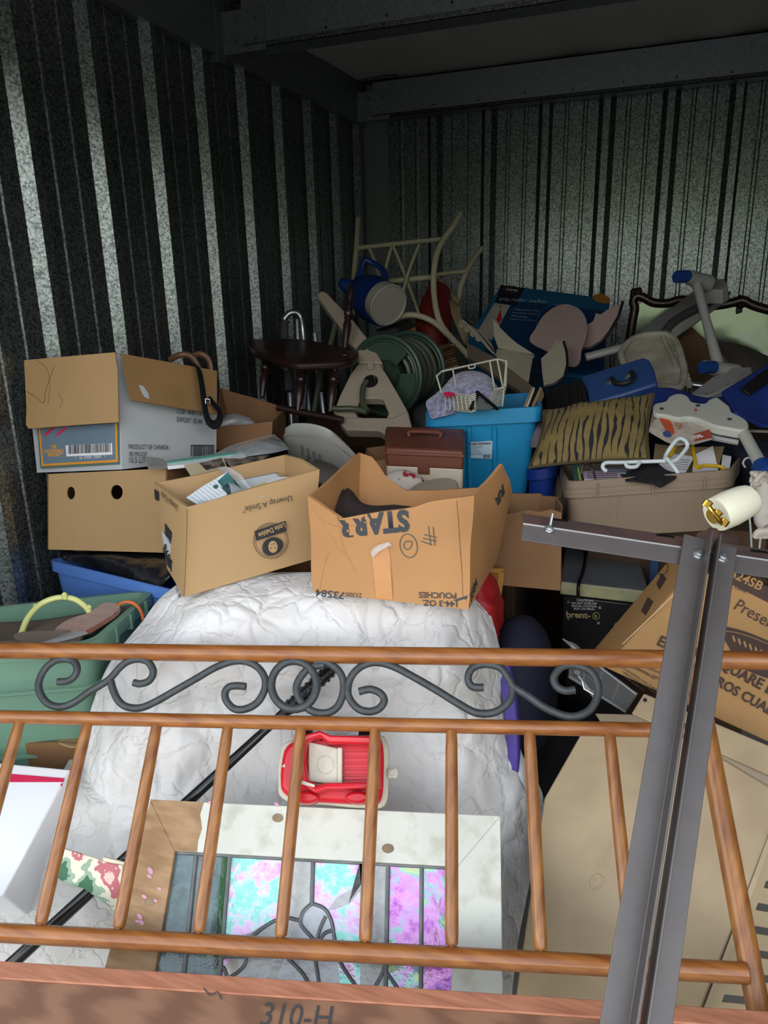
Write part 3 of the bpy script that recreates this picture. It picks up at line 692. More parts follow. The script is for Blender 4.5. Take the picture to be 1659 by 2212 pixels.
# holed carton
t = T('holed_carton', 'plain tan cardboard box with two round hand holes under the liquor carton', 'box')
HP0 = PL((105, 1024, 2.19), (358, 1012, 2.12), (106, 1187, 2.22))
def holepanel(P, rects, th, name, m, par):
    bm_ = B()
    for (x0, y0a, y0b, x1, y1a, y1b, hx, hy, rx, ry) in rects:
        o, i_ = [], []
        n = 32
        for k in range(n):
            a = 2*math.pi*(k+.5)/n; cx_, sy_ = math.cos(a), math.sin(a)
            s = 1e9
            xm, ym = (x0+x1)/2, ((y0a+y0b)/2+(y1a+y1b)/2)/2
            hw, hh = (x1-x0)/2, ((y1a+y1b)/2-(y0a+y0b)/2)/2
            s = min(hw/max(abs(cx_), 1e-6), hh/max(abs(sy_), 1e-6))
            # snap to the corners
            X, Y_ = xm+cx_*s, ym+sy_*s
            if k % 8 == 3 or k % 8 == 4:
                X = xm+math.copysign(hw, cx_) if abs(abs(X-xm)/hw-1) < .25 and abs(abs(Y_-ym)/hh-1) < .25 else X
                Y_ = ym+math.copysign(hh, sy_) if abs(abs(Y_-ym)/hh-1) < .25 else Y_
            f_ = (X-x0)/(x1-x0); tp = y0a+(y0b-y0a)*f_; bt = y1a+(y1b-y1a)*f_; v = (Y_-(ym-hh))/(2*hh)
            o.append(P.at(X, tp+(bt-tp)*v)); i_.append(P.at(hx+cx_*rx, hy+sy_*ry))
        # true corners as tiny fill prisms
        bm_.ring(o, i_, -P.n*th)
    return bm_.ob(name, m, par, smooth=0)
def recth(P, x0, x1, top, bot, holes, th, name, m, par):
    """panel with round holes: each hole in its own vertical strip, boundary points run exactly along the rectangle"""
    bm_ = B(); xs = [x0]+[(holes[i][0]+holes[i+1][0])/2 for i in range(len(holes)-1)]+[x1]
    tf = lambda x: top[0]+(top[1]-top[0])*(x-x0)/(x1-x0); bf_ = lambda x: bot[0]+(bot[1]-bot[0])*(x-x0)/(x1-x0)
    for i, (hx, hy, rx, ry) in enumerate(holes):
        a, b = xs[i], xs[i+1]; per = []
        for k in range(6): x = a+(b-a)*k/6; per.append((x, tf(x)))
        for k in range(6): per.append((b, tf(b)+(bf_(b)-tf(b))*k/6))
        for k in range(6): x = b+(a-b)*k/6; per.append((x, bf_(x)))
        for k in range(6): per.append((a, bf_(a)+(tf(a)-bf_(a))*k/6))
        inn = []
        for (x, y) in per:
            an = math.atan2((y-hy)/ry, (x-hx)/rx); inn.append((hx+rx*math.cos(an), hy+ry*math.sin(an)))
        bm_.ring([P.at(*q) for q in per], [P.at(*q) for q in inn], -P.n*th)
    return bm_.ob(name, m, par, smooth=0)
recth(HP0, 105, 358, (1024, 1012), (1187, 1194), [(153, 1065, 9, 14), (252, 1063, 13, 16)], .005, 'front_panel', card, t)
fl_, fr_, br_ = HP0.at(105, 1024), HP0.at(358, 1012), C(520, 1006, 2.52); bl_ = fl_+br_-fr_
fl2, fr2 = HP0.at(106, 1187), HP0.at(355, 1194); br2 = br_+(fr2-fr_); bl2 = fl2+br2-fr2
n = (br_-fr_).normalized()*.006
def panel(a, b, c, d, th, name, m, par):
    nn = (b-a).cross(d-a).normalized()*th
    return B().box8([a, b, c, d, a+nn, b+nn, c+nn, d+nn]).ob(name, m, par, smooth=0)
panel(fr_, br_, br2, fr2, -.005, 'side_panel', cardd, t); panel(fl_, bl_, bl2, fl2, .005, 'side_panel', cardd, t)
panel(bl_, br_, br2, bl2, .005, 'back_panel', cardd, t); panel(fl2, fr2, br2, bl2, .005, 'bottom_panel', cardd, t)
panel(fl_, fr_, br_, bl_, -.005, 'top_panel', card, t)
B().box8([p+Vector((0, 0, .02)) for p in (fl2+n*10, fr2+n*10-n*3, br2-n*8, bl2-n*8)]+[p-Vector((0, 0, .09)) for p in (fl_+n*10, fr_+n*10-n*3, br_-n*8, bl_-n*8)]).ob('packed_papers', paper, t)

# blue tub and black bag
def tub(t, m, rim, drop, taper=.86, lip=.022, t_=.004, rr=.18, ribs=0, lipd=.03, pname='body', lipo=.012):
    """plastic tote: rim = 4 corners, rounded, with a turned-down lip"""
    P = [C(*p) if not isinstance(p, Vector) else p for p in rim]; c = sum(P, Vector())/4
    R = []
    for i in range(4):
        a, b, d = P[i-1], P[i], P[(i+1) % 4]
        p0 = b.lerp(a, rr*min(1, .35)); p1 = b.lerp(d, rr*.5)
        p0 = b+(a-b).normalized()*.04; p1 = b+(d-b).normalized()*.04
        for k in range(5):
            u = k/4; R.append(p0*(1-u)**2+b*2*u*(1-u)+p1*u*u)
    bt = [c+(p-c)*taper-Vector((0, 0, drop)) for p in R]
    b_ = B().shell(list(zip(bt, R)), t_, 5, 0).ob(pname, m, t, smooth=50)
    o1 = [p+(p-c).normalized()*lipo for p in R]; o2 = [p-Vector((0, 0, lipd)) for p in [c+(p-c)*1.0+(p-c).normalized()*(lipo+.001) for p in R]]
    i1 = [p+(c-p).normalized()*.002+Vector((0, 0, .001)) for p in R]; i2 = [p-Vector((0, 0, lipd)) for p in [c+(p-c)*1.0+(p-c).normalized()*(lipo-.004) for p in R]]
    up_ = Vector((0, 0, .003))
    B().grid([[p-up_ for p in i1], [p+up_ for p in i1], [p+up_ for p in o1], o2, i2, [p-up_ for p in o1]], cv=True, cu=True).ob('rim', m, t, smooth=40)
    return P, R, bt, c
bluep = mat('cornflower blue plastic', '5b86d2', rough=.4, var=.04, vs=5, bump=.03)
t = T('blue_tub', 'cornflower blue plastic tub holding a black bin bag below the holed box', 'tub')
tub(t, bluep, [(108, 1212, 2.25), (430, 1290, 1.93), (560, 1240, 2.20), (240, 1188, 2.47)], .34, .9)
binb = mat('black polythene', '1d1e21', rough=.2, var=.1, vs=8, bump=.9, bs=16, dist=.01)
t = T('bin_bag', 'shiny black bin bag stuffed in the blue tub', 'bag')
sheet([[(132, 1206, 2.26), (200, 1225, 2.2), (280, 1250, 2.1), (345, 1268, 2.02)], [(140, 1190, 2.28), (210, 1200, 2.18), (290, 1215, 2.1), (372, 1240, 2.02)], [(180, 1186, 2.36), (240, 1190, 2.28), (320, 1195, 2.2), (400, 1205, 2.12)], [(260, 1188, 2.42), (300, 1190, 2.38), (360, 1194, 2.3), (430, 1200, 2.25)]],
      'bag', binb, t, amp=.022, fs=11, nu=12, nv=12, thick=.01)

# little carton with unwrap text
t = T('cake_carton', 'open tan snack cake carton printed upside down, second box from the left on the comforter', 'box')
ld = [[C(332, 1044, 1.86)], [C(404, 1096, 1.715)], [(443, 1099, 1.72), (540, 1084, 1.77), (627, 1068, 1.81)], [C(690, 1014, 1.86), (640, 986, 1.94)], [C(619, 982, 2.03), (560, 996, 1.99), (470, 1015, 1.93)]]
ld = [[C(332, 1044, 1.86)], [C(404, 1096, 1.715)], [C(690, 1014, 1.86), C(655, 992, 1.94)], [C(619, 982, 2.02)]]
LB, S_, b_ = carton('', card, t, ld, [(361, 1228, 1.84), (397, 1290, 1.715), (676, 1208, 1.855)], nz=.003, t=.006)
LF = PL((404, 1096, 1.71), (690, 1014, 1.855), (397, 1290, 1.71)); LL = PL((332, 1044, 1.86), (404, 1096, 1.71), (361, 1228, 1.84))
txt('Unwrap A Smile"', LF, (628, 1070), (522, 1096), inkb, t, off=.005, asp=1.1)
B().tube([LF.at(x, y, .005) for x, y in ell(584, 1168, 37, 38, 0, 32)], .0008, 4, closed=True).ob('print_ring', inkb, t)
B().tube([LF.at(x, y, .005) for x, y in ell(584, 1168, 33, 34, 0, 32)], .0005, 4, closed=True).ob('print_ring', inkb, t)
decal(LF, [(549, 1147), (616, 1125), (617, 1147), (553, 1168)], 'print_banner', inkb, t, off=.005)
txt('Little Debbie', LF, (612, 1129), (555, 1152), card, t, off=.0065, asp=1.25, bold=.02)
decal(LF, c2([(566, 1180), (572, 1168), (590, 1160), (606, 1166), (610, 1180), (600, 1194), (580, 1200), (568, 1192)], 3), 'print_portrait', inkb, t, off=.005)
decal(LF, c2(ell(588, 1181, 10, 13, 0, 10), 2), 'print_portrait_face', card, t, off=.0065)
for x, y in ((583, 1184), (592, 1183)): decal(LF, ell(x, y, 1.6, 1.2, 0, 6), 'print_eye', inkb, t, off=.0075)
B().tube([LF.at(x, y, .0075) for x, y in ((583, 1176), (588, 1174), (593, 1175))], .0005, 4).ob('print_mouth', inkb, t)
txt('Unwrap A Smile', LL, (388, 1092), (352, 1060), inkb, t, off=.005, asp=1.6)
decal(LL, [(337, 1056), (345, 1062), (346, 1082), (339, 1078)], 'print_square', inkb, t, off=.005)
decal(LL, [(360, 1130), (376, 1150), (376, 1180), (361, 1160)], 'print_emblem', inkb, t, off=.005)
decal(LL, [(353, 1146), (382, 1180), (386, 1250), (365, 1218)], 'shipping_label', wht, t, off=.005)
txt('13698', LL, (381, 1222), (362, 1172), inkb, t, off=.0065, asp=1.3, bold=.03)
bb = B()
for i in range(12): x = 364+i*1.5; bb.prism([LL.at(x, 1195+i*2, .0065), LL.at(x+.7, 1196+i*2, .0065), LL.at(x+.7, 1218+i*2, .0065), LL.at(x, 1217+i*2, .0065)], -LL.n*.0005)
bb.ob('barcode_bars', inkb, t, smooth=0)
txt('83S', LL, (395, 1284), (387, 1262), inkb, t, off=.005, asp=1.2)
cl_ = B().tube([LF.at(x, y, .004) for x, y in ((404, 1100), (402, 1180), (397, 1288))], .0012, 5).ob('corner_crease', tear, t)
# contents
t = T('booklet', 'printed school booklet with a teal cover standing in the snack cake carton', 'booklet')
KP = PL((400, 1090, 1.80), (490, 1020, 1.86), (530, 1080, 1.82))
pr_ = mat('pale printed page', 'c9d0d6', rough=.5, var=.03); teal = mat('teal cover print', '3f6d70', rough=.4, var=.2, vs=20)
slab(KP, [(402, 1075), (438, 1050), (492, 1019), (542, 1076), (470, 1100), (440, 1097)], .006, 'page', pr_, t)
decal(KP, [(470, 1040), (492, 1020), (540, 1075), (505, 1084)], 'cover_photo', teal, t, off=.001)
for i, s in enumerate(("WHAT SHOULD", 'ASKED ABOUT', 'MY CHILD’S', 'SCHOOL?')): txt(s, KP, (502-i*8, 1040+i*5), (528-i*8, 1072+i*4), inkb, t, off=.003, asp=1.1, bold=.02)
for i in range(9): txt('Is it time to look more about help find it', KP, (410+i*6.6, 1071-i*4.6), (441+i*6.6, 1097-i*5), inkn, t, off=.002, asp=1)
B().lathe(KP.at(466, 1052, .001), KP.n, [(0, .006), (.001, .006)], 14).ob('print_seal', teal, t)
t = T('plastic_sleeve', 'clear plastic sleeve crumpled beside the booklet in the snack cake carton', 'sleeve')
clr = mat('clear polythene', 'dfe6ea', rough=.12, var=.02, alpha=.28, bump=.8, bs=14, dist=.01, spec=.9)
sheet([[(470, 1012, 1.93), (492, 1008, 1.92), (520, 1025, 1.88)], [(490, 1030, 1.86), (515, 1045, 1.85), (560, 1070, 1.82)], [(500, 1070, 1.8), (560, 1075, 1.79), (600, 1062, 1.82)]], 'sleeve', clr, t, amp=.01, thick=.001)
yel = mat('yellow paper', 'd6cf93', rough=.8, var=.04)
t = T('papers', 'yellow and white papers crumpled in the back of the snack cake carton', 'papers')
for i, (poly, m_) in enumerate((([(540, 1052), (585, 1035), (618, 1048), (590, 1062), (545, 1062)], yel), ([(575, 1040), (600, 1030), (640, 1030), (636, 1048), (600, 1058)], paper), ([(560, 1058), (600, 1048), (625, 1052), (590, 1066)], yel), ([(600, 1040), (625, 1034), (641, 1036), (630, 1052), (612, 1054)], paper))):
    P_ = PL((540, 1052, 1.90-i*.012), (640, 1036, 1.92-i*.012), (590, 1070, 1.85-i*.012))
    slab(P_, poly, .002, 'sheet_of_paper', m_, t)
sheet([[(420, 1060, 1.87), (500, 1040, 1.92), (600, 1020, 1.97)], [(430, 1085, 1.80), (520, 1075, 1.85), (620, 1055, 1.90)], [(450, 1100, 1.77), (540, 1090, 1.80), (640, 1065, 1.85)]], 'lower_papers', pr_, t, amp=.012, thick=.004)

# torn carton
t = T('torn_carton', 'torn sagging orange-tan carton with large upside down lettering on the comforter', 'box')
A, D = (667, 1072, 1.69), (775, 976, 1.98)
sides = [[A, (700, 1098, 1.66), (733, 1120, 1.645), (800, 1110, 1.625), (870, 1098, 1.61), (901, 1091, 1.605), (930, 1082, 1.60), (986, 1075, 1.59)],
         [(1022, 1070, 1.60), (1055, 1040, 1.66), (1088, 1002, 1.72), (1103, 1035, 1.77)],
         [(1108, 1062, 1.82), (1060, 1052, 1.87), (1000, 1056, 1.89), (930, 1058, 1.92), (878, 1058, 1.935), (835, 1030, 1.95), (800, 985, 1.97)],
         [D, (725, 1022, 1.84), (690, 1050, 1.75)]]
TB, _, _ = carton('', cardo, t, sides, [(677, 1279, 1.655), (1012, 1317, 1.575), (1072, 1212, 1.79)], t=.006, rows=8, nz=.006, seed=4, sub=3)
TF = PL((673, 1200, 1.667), (1003, 1200, 1.588), (1004, 1317, 1.573)); TR_ = PL((1016, 1180, 1.588), (1085, 1100, 1.75), (1020, 1310, 1.572))
ik = mat('charcoal carton print', '33373b', rough=.7, var=.1)
off_ = .009
# heavy serif capitals, upside down: S T A R R from right to left
def serif(word, P, p0, p1, m, par, off):
    a = P.at(*p0, off); b = P.at(*p1, off); U = b-a; V = P.n.cross(U)
    txt(word, P, p0, p1, m, par, asp=1.12, off=off, bold=.035)
    n_l = len(word); s_ = B(); V = V.normalized(); Lh = U.length/ (n_l*.70)*.62
txt('STARR', TF, (886, 1106), (733, 1122), ik, t, asp=1.15, off=.002, bold=.045, on=TB)
for (xa, ya, xb, yb, w_) in ((851, 1108, 829, 1112, 3), (798, 1152, 786, 1154, 3), (826, 1148, 813, 1150, 3), (776, 1156, 762, 1158, 3), (746, 1160, 735, 1161, 3)):
    pass
txt('144-3 OZ.', TF, (988, 1299), (912, 1296), ik, t, asp=.95, off=.002, bold=.02, on=TB); txt('POUCHES', TF, (986, 1281), (905, 1279), ik, t, asp=.95, off=.002, bold=.02, on=TB)
txt('23300-', TF, (782, 1282), (744, 1279), ik, t, asp=.9, off=.002, on=TB); txt('73584', TF, (745, 1280), (683, 1273), ik, t, asp=.8, off=.002, bold=.02, on=TB)
pen = mat('grey marker', '5d5c52', rough=.7)
def pen_(P, pts, par, w_=.0011, off=.009, m=None, closed=False): return dtube(P, c2(pts, 5, closed), w_, 'handwriting', m or pen, par, TB, closed=closed)
pen_(TF, ell(885, 1180, 18, 25, -8, 14), t, closed=True)
pen_(TF, [(888, 1170), (878, 1172), (875, 1182), (882, 1188), (890, 1182), (892, 1172), (886, 1170)], t); pen_(TF, [(892, 1172), (893, 1160)], t) if 0 else None
for p in ([(918, 1156), (946, 1162)], [(916, 1164), (945, 1170)], [(928, 1138), (932, 1178)], [(938, 1140), (941, 1180)], [(912, 1170), (935, 1178)]): dtube(TF, p, .0011, 'handwriting', pen, t, TB)
txt('73584', TR_, (1020, 1312), (1042, 1262), ik, t, asp=1.0, off=.002, bold=.02, on=TB); txt('STARR', TR_, (1086, 1046), (1068, 1098), ik, t, asp=.9, off=.009, bold=.04) if 0 else None
txt('RR', PL((1075, 1030, 1.70), (1100, 1085, 1.755), (1060, 1100, 1.68)), (1088, 1046), (1068, 1082), ik, t, asp=.8, off=.002, bold=.05, on=TB)
tape = mat('glossy brown tape', 'ad7335', rough=.22, var=.08, vs=9, bump=.2)
dtp = decal(TF, [(806, 1192), (822, 1178), (838, 1172), (845, 1200), (848, 1296), (812, 1292)], 'packing_tape', tape, t, off=.0075); drape(dtp.data, TF, TB, .0012)
sheet([[(800, 1192, 1.618), (812, 1180, 1.612), (840, 1170, 1.607)], [(806, 1206, 1.618), (822, 1190, 1.600), (846, 1178, 1.608)]], 'torn_tape', clr, t, amp=.006, thick=.001)
for pts in ([(683, 1105), (720, 1160), (733, 1185), (760, 1205)], [(690, 1280), (700, 1230), (712, 1195)], [(735, 1125), (745, 1180), (770, 1235)], [(670, 1085), (690, 1115), (738, 1140), (800, 1130)]):
    dtube(TF, c2(pts, 5, False), .0016, 'crease', cardo, t, TB, off=-.0004)
dtube(TF, [(989, 1085), (992, 1130), (994, 1180), (998, 1240), (1000, 1288)], .0009, 'crease', tear, t, TB, off=-.0002)
t = T('suede_bag', 'dark aubergine suede bag slumped inside the torn carton', 'bag')
sued = mat('aubergine suede', '2f2425', rough=.9, var=.1, bump=.3, bs=80)
sheet([[(742, 1050, 1.88), (760, 1060, 1.87), (790, 1090, 1.86), (850, 1090, 1.87)], [(728, 1090, 1.80), (750, 1075, 1.79), (800, 1092, 1.78), (870, 1092, 1.79)], [(725, 1115, 1.76), (760, 1110, 1.73), (830, 1108, 1.71), (900, 1098, 1.71)], [(730, 1150, 1.74), (780, 1150, 1.71), (860, 1140, 1.69), (930, 1130, 1.69)]], 'bag', sued, t, amp=.012, thick=.01)
B().tube(pc([(742, 1050, 1.875), (735, 1080, 1.80), (728, 1112, 1.76)], 5), .004, 6).ob('piping', sued, t)
plug = T('buried_carton', 'brown cardboard box half hidden behind the gap between the two open cartons', 'box')
solidbox(cardd, plug, [(560, 1262, 2.0), (700, 1262, 2.0), (720, 1230, 2.3), (590, 1230, 2.3), (560, 1190, 2.0), (700, 1190, 2.0), (720, 1170, 2.3), (590, 1170, 2.3)])

# magazines on the holed carton
def flat(name, label, cat, poly, P, th, m, group=None):
    o = T(name, label, cat, group); slab(P, poly, th, 'cover', m, o); return o
MP = PL((360, 1005, 2.10), (620, 972, 2.25), (400, 1030, 2.00))
MP2 = PL((315, 992, 2.10), (600, 972, 2.25), (380, 1014, 2.03))
t = flat('magazine', 'dull grey magazine against the foot of the liquor carton', 'magazine', [(314, 986), (352, 990), (366, 1006), (322, 1008)], PL((315, 990, 2.10), (366, 1004, 2.11), (320, 1008, 2.04)), .008, mat('grey magazine', '9c9c96', rough=.5, var=.1, vs=14))
t = flat('folder', 'teal edged white folder on the holed box', 'folder', [(360, 1000), (440, 988), (520, 977), (530, 983), (430, 1000), (362, 1007)], MP, .01, paper)
slab(MP, [(360, 998), (520, 976), (524, 981), (361, 1003)], .004, 'spine', mat('sea green card', '6fa79a', rough=.5), t, off=.004)
phm = mat('photo page', '8b8074', rough=.35, var=.5, vs=40, rgb2='39332f'); crmp = mat('cream page', 'cbbd9c', rough=.4, var=.05)
t = flat('catalogue', 'cream and photo printed catalogue curling over the edge of the holed box', 'catalogue', [(398, 1004), (440, 998), (482, 988), (490, 1008), (412, 1026)], PL((398, 1004, 2.08), (486, 990, 2.14), (412, 1026, 2.03)), .004, crmp)
decal(PL((398, 1004, 2.08), (486, 990, 2.14), (412, 1026, 2.03)), [(430, 1001), (478, 990), (487, 1007), (445, 1016)], 'photo_strip', phm, t)
t = flat('leaflet', 'photo covered leaflet lying open beyond the cream catalogue', 'leaflet', [(484, 990), (520, 990), (580, 982), (560, 998), (500, 1008)], PL((484, 990, 2.14), (580, 982, 2.22), (500, 1008, 2.10)), .004, phm)
t = T('plastic_bag', 'clear plastic bag around a dark object behind the snack cake carton', 'bag')
sheet([[(455, 985, 2.27), (500, 962, 2.32), (560, 945, 2.38), (592, 938, 2.42)], [(470, 990, 2.2), (520, 968, 2.24), (575, 952, 2.28), (612, 955, 2.33)], [(500, 996, 2.14), (540, 985, 2.17), (590, 978, 2.2), (624, 970, 2.26)]], 'bag', clr, t, amp=.015, fs=12, thick=.001)
t = T('remote_control', 'black remote control inside the clear plastic bag', 'remote')
RQ = PL((510, 975, 2.30), (590, 945, 2.38), (520, 985, 2.24)); slab(RQ, [(510, 972), (585, 944), (600, 956), (530, 984)], .02, 'case', mat('dark blue grey plastic', '30353b', rough=.3), t, bev=.003)
for i in range(5): B().lathe(RQ.at(535+i*11, 969-i*4, .001), RQ.n, [(0, .003), (.002, .003)], 8).ob('button', zinc, t)
# second open box at the wall
t = T('open_box', 'open orange-brown box of papers behind the liquor carton', 'box')
carton('', cardd, t, [[(462, 922, 2.60), (530, 918, 2.58)], [(590, 911, 2.57)], [(619, 880, 2.86)], [(476, 838, 2.92)]], [(462, 972, 2.58), (585, 975, 2.56), (615, 955, 2.85)], nz=.006, seed=2)
t = T('paper_heap', 'white crumpled papers inside the orange-brown box by the wall', 'papers')
sheet([[(475, 905, 2.86), (505, 895, 2.85), (540, 905, 2.84)], [(472, 915, 2.74), (510, 905, 2.73), (550, 915, 2.72)], [(470, 930, 2.65), (515, 925, 2.64), (560, 925, 2.64)]], 'crumpled_sheet', paper, t, amp=.03, fs=16, thick=.004)

# green tote
greenp = mat('sage green plastic', '6d917e', rough=.45, var=.06, vs=4, bump=.04)
t = T('green_tote', 'big sage green plastic tote full of household things at the left edge', 'tote')
P4, R4, b4, c4 = tub(t, greenp, [(-150, 1412, 1.66), (196, 1388, 1.74), (322, 1280, 2.03), (-20, 1316, 1.98)], .42, .80, lipd=.028, lipo=.02)
for k in (.25, .5, .78): 
    pnt = P4[1].lerp(P4[2], k)
    d_ = (P4[2]-P4[1]).normalized(); B().bx(pnt+(P4[1]-P4[0]).normalized()*.012-Vector((0, 0, .018)), d_*.004, (P4[1]-P4[0]).normalized()*.012, (0, 0, .02)).ob('rim_rib', greenp, t)
# moulded bands round the body
for z_, s_ in ((.12, .955), (.30, .87)):
    ring_ = [c4+(p-c4)*s_-Vector((0, 0, z_)) for p in R4]
    B().tube(ring_, .006, 6, closed=True).ob('body_band', greenp, t)
t = T('soft_heap', 'grey-brown cloth and odds and ends filling the green tote', 'cloth')
hb_ = mat('taupe cloth', '6b5f55', rough=.9, var=.1)
sheet([[(-100, 1390, 1.74), (20, 1385, 1.74), (120, 1378, 1.78), (200, 1362, 1.82)], [(-60, 1370, 1.82), (40, 1368, 1.82), (140, 1352, 1.86), (240, 1335, 1.9)], [(-10, 1345, 1.92), (80, 1340, 1.92), (180, 1325, 1.95), (290, 1305, 1.98)]], 'cloth', hb_, t, amp=.01, thick=.01)
t = T('yellow_hoop', 'pale yellow-green plastic hoop standing in the green tote', 'hoop')
hoopm = mat('pale yellow green plastic', 'cdd188', rough=.4, var=.05)
B().tube(pc([(45, 1372, 1.80), (60, 1335, 1.84), (88, 1305, 1.88), (125, 1291, 1.90), (160, 1294, 1.90), (186, 1312, 1.89), (200, 1335, 1.87)], 6), .0075, 10).ob('hoop', hoopm, t)
for x, y in ((78, 1313), (140, 1289), (193, 1316)): B().lathe(C(x, y, 1.89), (0, 0, 1), [(-.006, .006), (.008, .007), (.012, .003)], 8).ob('peg', hoopm, t)
t = T('fur_piece', 'reddish brown piece of fur fabric in the green tote', 'cloth')
furm = mat('reddish brown fur', '8a5439', rough=.95, var=.2, vs=40, bump=1, bs=160, sheen=.5)
slab(PL((126, 1358, 1.80), (257, 1305, 1.90), (190, 1358, 1.78)), c2([(120, 1362), (140, 1342), (170, 1330), (195, 1322), (219, 1304), (238, 1301), (257, 1306), (250, 1322), (215, 1345), (180, 1362)], 4), .012, 'fur', furm, t)
t = T('orange_ring', 'orange tube ring poking out of the green tote', 'ring')
B().tube(pc([(240, 1325, 1.88), (258, 1306, 1.90), (275, 1300, 1.91), (293, 1306, 1.91), (305, 1322, 1.90), (310, 1340, 1.88)], 5), .0045, 8).ob('ring', mat('orange plastic', 'd4713a', rough=.4), t)
t = flat('taupe_case', 'flat taupe case on top of the things in the green tote', 'case', [(30, 1370), (50, 1364), (150, 1361), (185, 1363), (170, 1385), (60, 1388)], PL((30, 1370, 1.72), (185, 1363, 1.79), (60, 1388, 1.69)), .01, mat('taupe vinyl', '7a6d62', rough=.6))
t = T('clear_packet', 'clear packet lying beside the taupe case', 'packet')
sheet([[(80, 1385, 1.71), (130, 1372, 1.75), (180, 1358, 1.79)], [(100, 1392, 1.68), (150, 1380, 1.71), (190, 1368, 1.75)]], 'packet', clr, t, amp=.01, thick=.001)

# boxes under the green tote
t = T('flapped_carton', 'brown carton with a ragged raised flap under the green tote', 'box')
carton('', cardd, t, [[(20, 1608, 1.80), (60, 1604, 1.79), (112, 1604, 1.79)], [(168, 1608, 1.79)], [(180, 1585, 1.92)], [(40, 1575, 1.95)]], None, drop=.22, nz=.003)
slab(PL((130, 1600, 1.80), (168, 1608, 1.79), (156, 1584, 1.84)), [(122, 1602), (156, 1584), (168, 1596), (170, 1612), (150, 1612)], .004, 'torn_flap', card, t)
t = T('postal_box', 'white postal box with a red stripe at the left edge', 'box')
WB = PL((0, 1648, 1.70), (152, 1662, 1.68), (0, 1900, 1.52))
q = [WB.at(-120, 1636), WB.at(152, 1662), WB.at(6, 1935), WB.at(-160, 1935)]
nb_ = -WB.n*.14
B().box8([q[3]+nb_, q[2]+nb_, q[2], q[3], q[0]+nb_, q[1]+nb_, q[1], q[0]]).ob('body', mat('glossy white card', 'dcdde0', rough=.45, var=.02, bump=.3, bs=6, dist=.01), t, bev=.004)
decal(WB, [(-60, 1668), (30, 1673), (140, 1682), (138, 1690), (30, 1690), (-60, 1688)], 'red_stripe', redp, t, off=.002)
decal(WB, [(132, 1694), (136, 1692), (135, 1699), (131, 1698)], 'red_dot', redp, t, off=.002)
t = T('wooden_crate', 'orange-brown wooden box corner at the left edge above the postal box', 'box')
solidbox(mat('orange brown wood', '8f5527', rough=.5, var=.1, vs=8, st=(1, 1, 6)), t, [C(-80, 1660, 1.80), C(10, 1640, 1.80), C(30, 1620, 1.92), C(-60, 1640, 1.92), C(-80, 1568, 1.80), C(14, 1572, 1.80), C(32, 1562, 1.92), C(-60, 1560, 1.92)])
up = Vector((0, 0, 1))
# ================================================================ RIGHT SIDE, NEAR
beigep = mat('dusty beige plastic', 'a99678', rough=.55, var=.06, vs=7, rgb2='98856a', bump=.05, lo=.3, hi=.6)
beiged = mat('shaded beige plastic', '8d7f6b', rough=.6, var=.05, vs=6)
t = T('plastic_crate', 'large beige plastic crate on its side with slotted wall, behind the bed frame', 'crate')
CP = PL((1252, 1590, 1.66), (1640, 1850, 1.38), (1130, 2150, 1.46))
base = [(1252, 1588), (1300, 1562), (1440, 1566), (1700, 1722), (1645, 1852), (1500, 2215), (1440, 2420), (1060, 2420), (1112, 2160), (1175, 1724)]
slab(CP, base, .02, 'base_panel', beigep, t, bev=.004)
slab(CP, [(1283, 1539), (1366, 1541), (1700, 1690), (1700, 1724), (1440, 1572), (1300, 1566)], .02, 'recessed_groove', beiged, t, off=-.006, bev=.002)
slab(CP, [(1392, 1499), (1700, 1628), (1700, 1694), (1365, 1543)], .025, 'raised_lip', beigep, t, off=.006, bev=.003)
B().lathe(CP.at(1395, 1514, .0055), CP.n, [(0, .0045), (.001, .0045)], 12).ob('rivet_hole', blk, t)
emb = mat('embossed beige plastic', 'a08c6e', rough=.5)
B().tube([CP.at(x, y, .0) for x, y in ell(1290, 1905, 15, 18, 30, 24)], .0008, 5, closed=True).ob('embossed_ring', emb, t)
for x0, y0, x1, y1 in ((1280, 1893, 1286, 1905), (1286, 1905, 1284, 1896), (1295, 1890, 1302, 1897), (1296, 1912, 1286, 1918), (1300, 1905, 1296, 1915)): B().tube([CP.at(x0, y0), CP.at(x1, y1)], .0008, 5).ob('embossed_arrow', emb, t)
txt('Contico', CP, (1302, 1880), (1345, 1800), emb, t, off=.0006, asp=1.0)
# slotted side wall of the crate, running back from its right edge
SPL = PL(CP.at(1700, 1722), CP.at(1500, 2215), CP.at(1700, 1722)-CP.n*.30+_x*.16)
a0, a1 = CP.at(1700, 1722), CP.at(1440, 2420); dp = -CP.n*.34+_x*.20
ed = (a1-a0); Ln = ed.length
for k in range(14):
    p = a0+ed*(k/14+.01); q = ed*(.048)
    th = CP.n.cross(ed).normalized()*.003
    p2 = p+dp; 
    if k % 2 == 0 or True:
        B().box8([p, p+q, p2+q, p2, p+th, p+q+th, p2+q+th, p2+th]).ob('slat', beigep, t, smooth=0)
for f_ in (.02, .5, .97):
    c = a0+dp*f_; B().bx(c+ed*.5, ed*.5, dp*.03, CP.n.cross(ed).normalized()*.004).ob('side_rib', beigep, t, smooth=0)
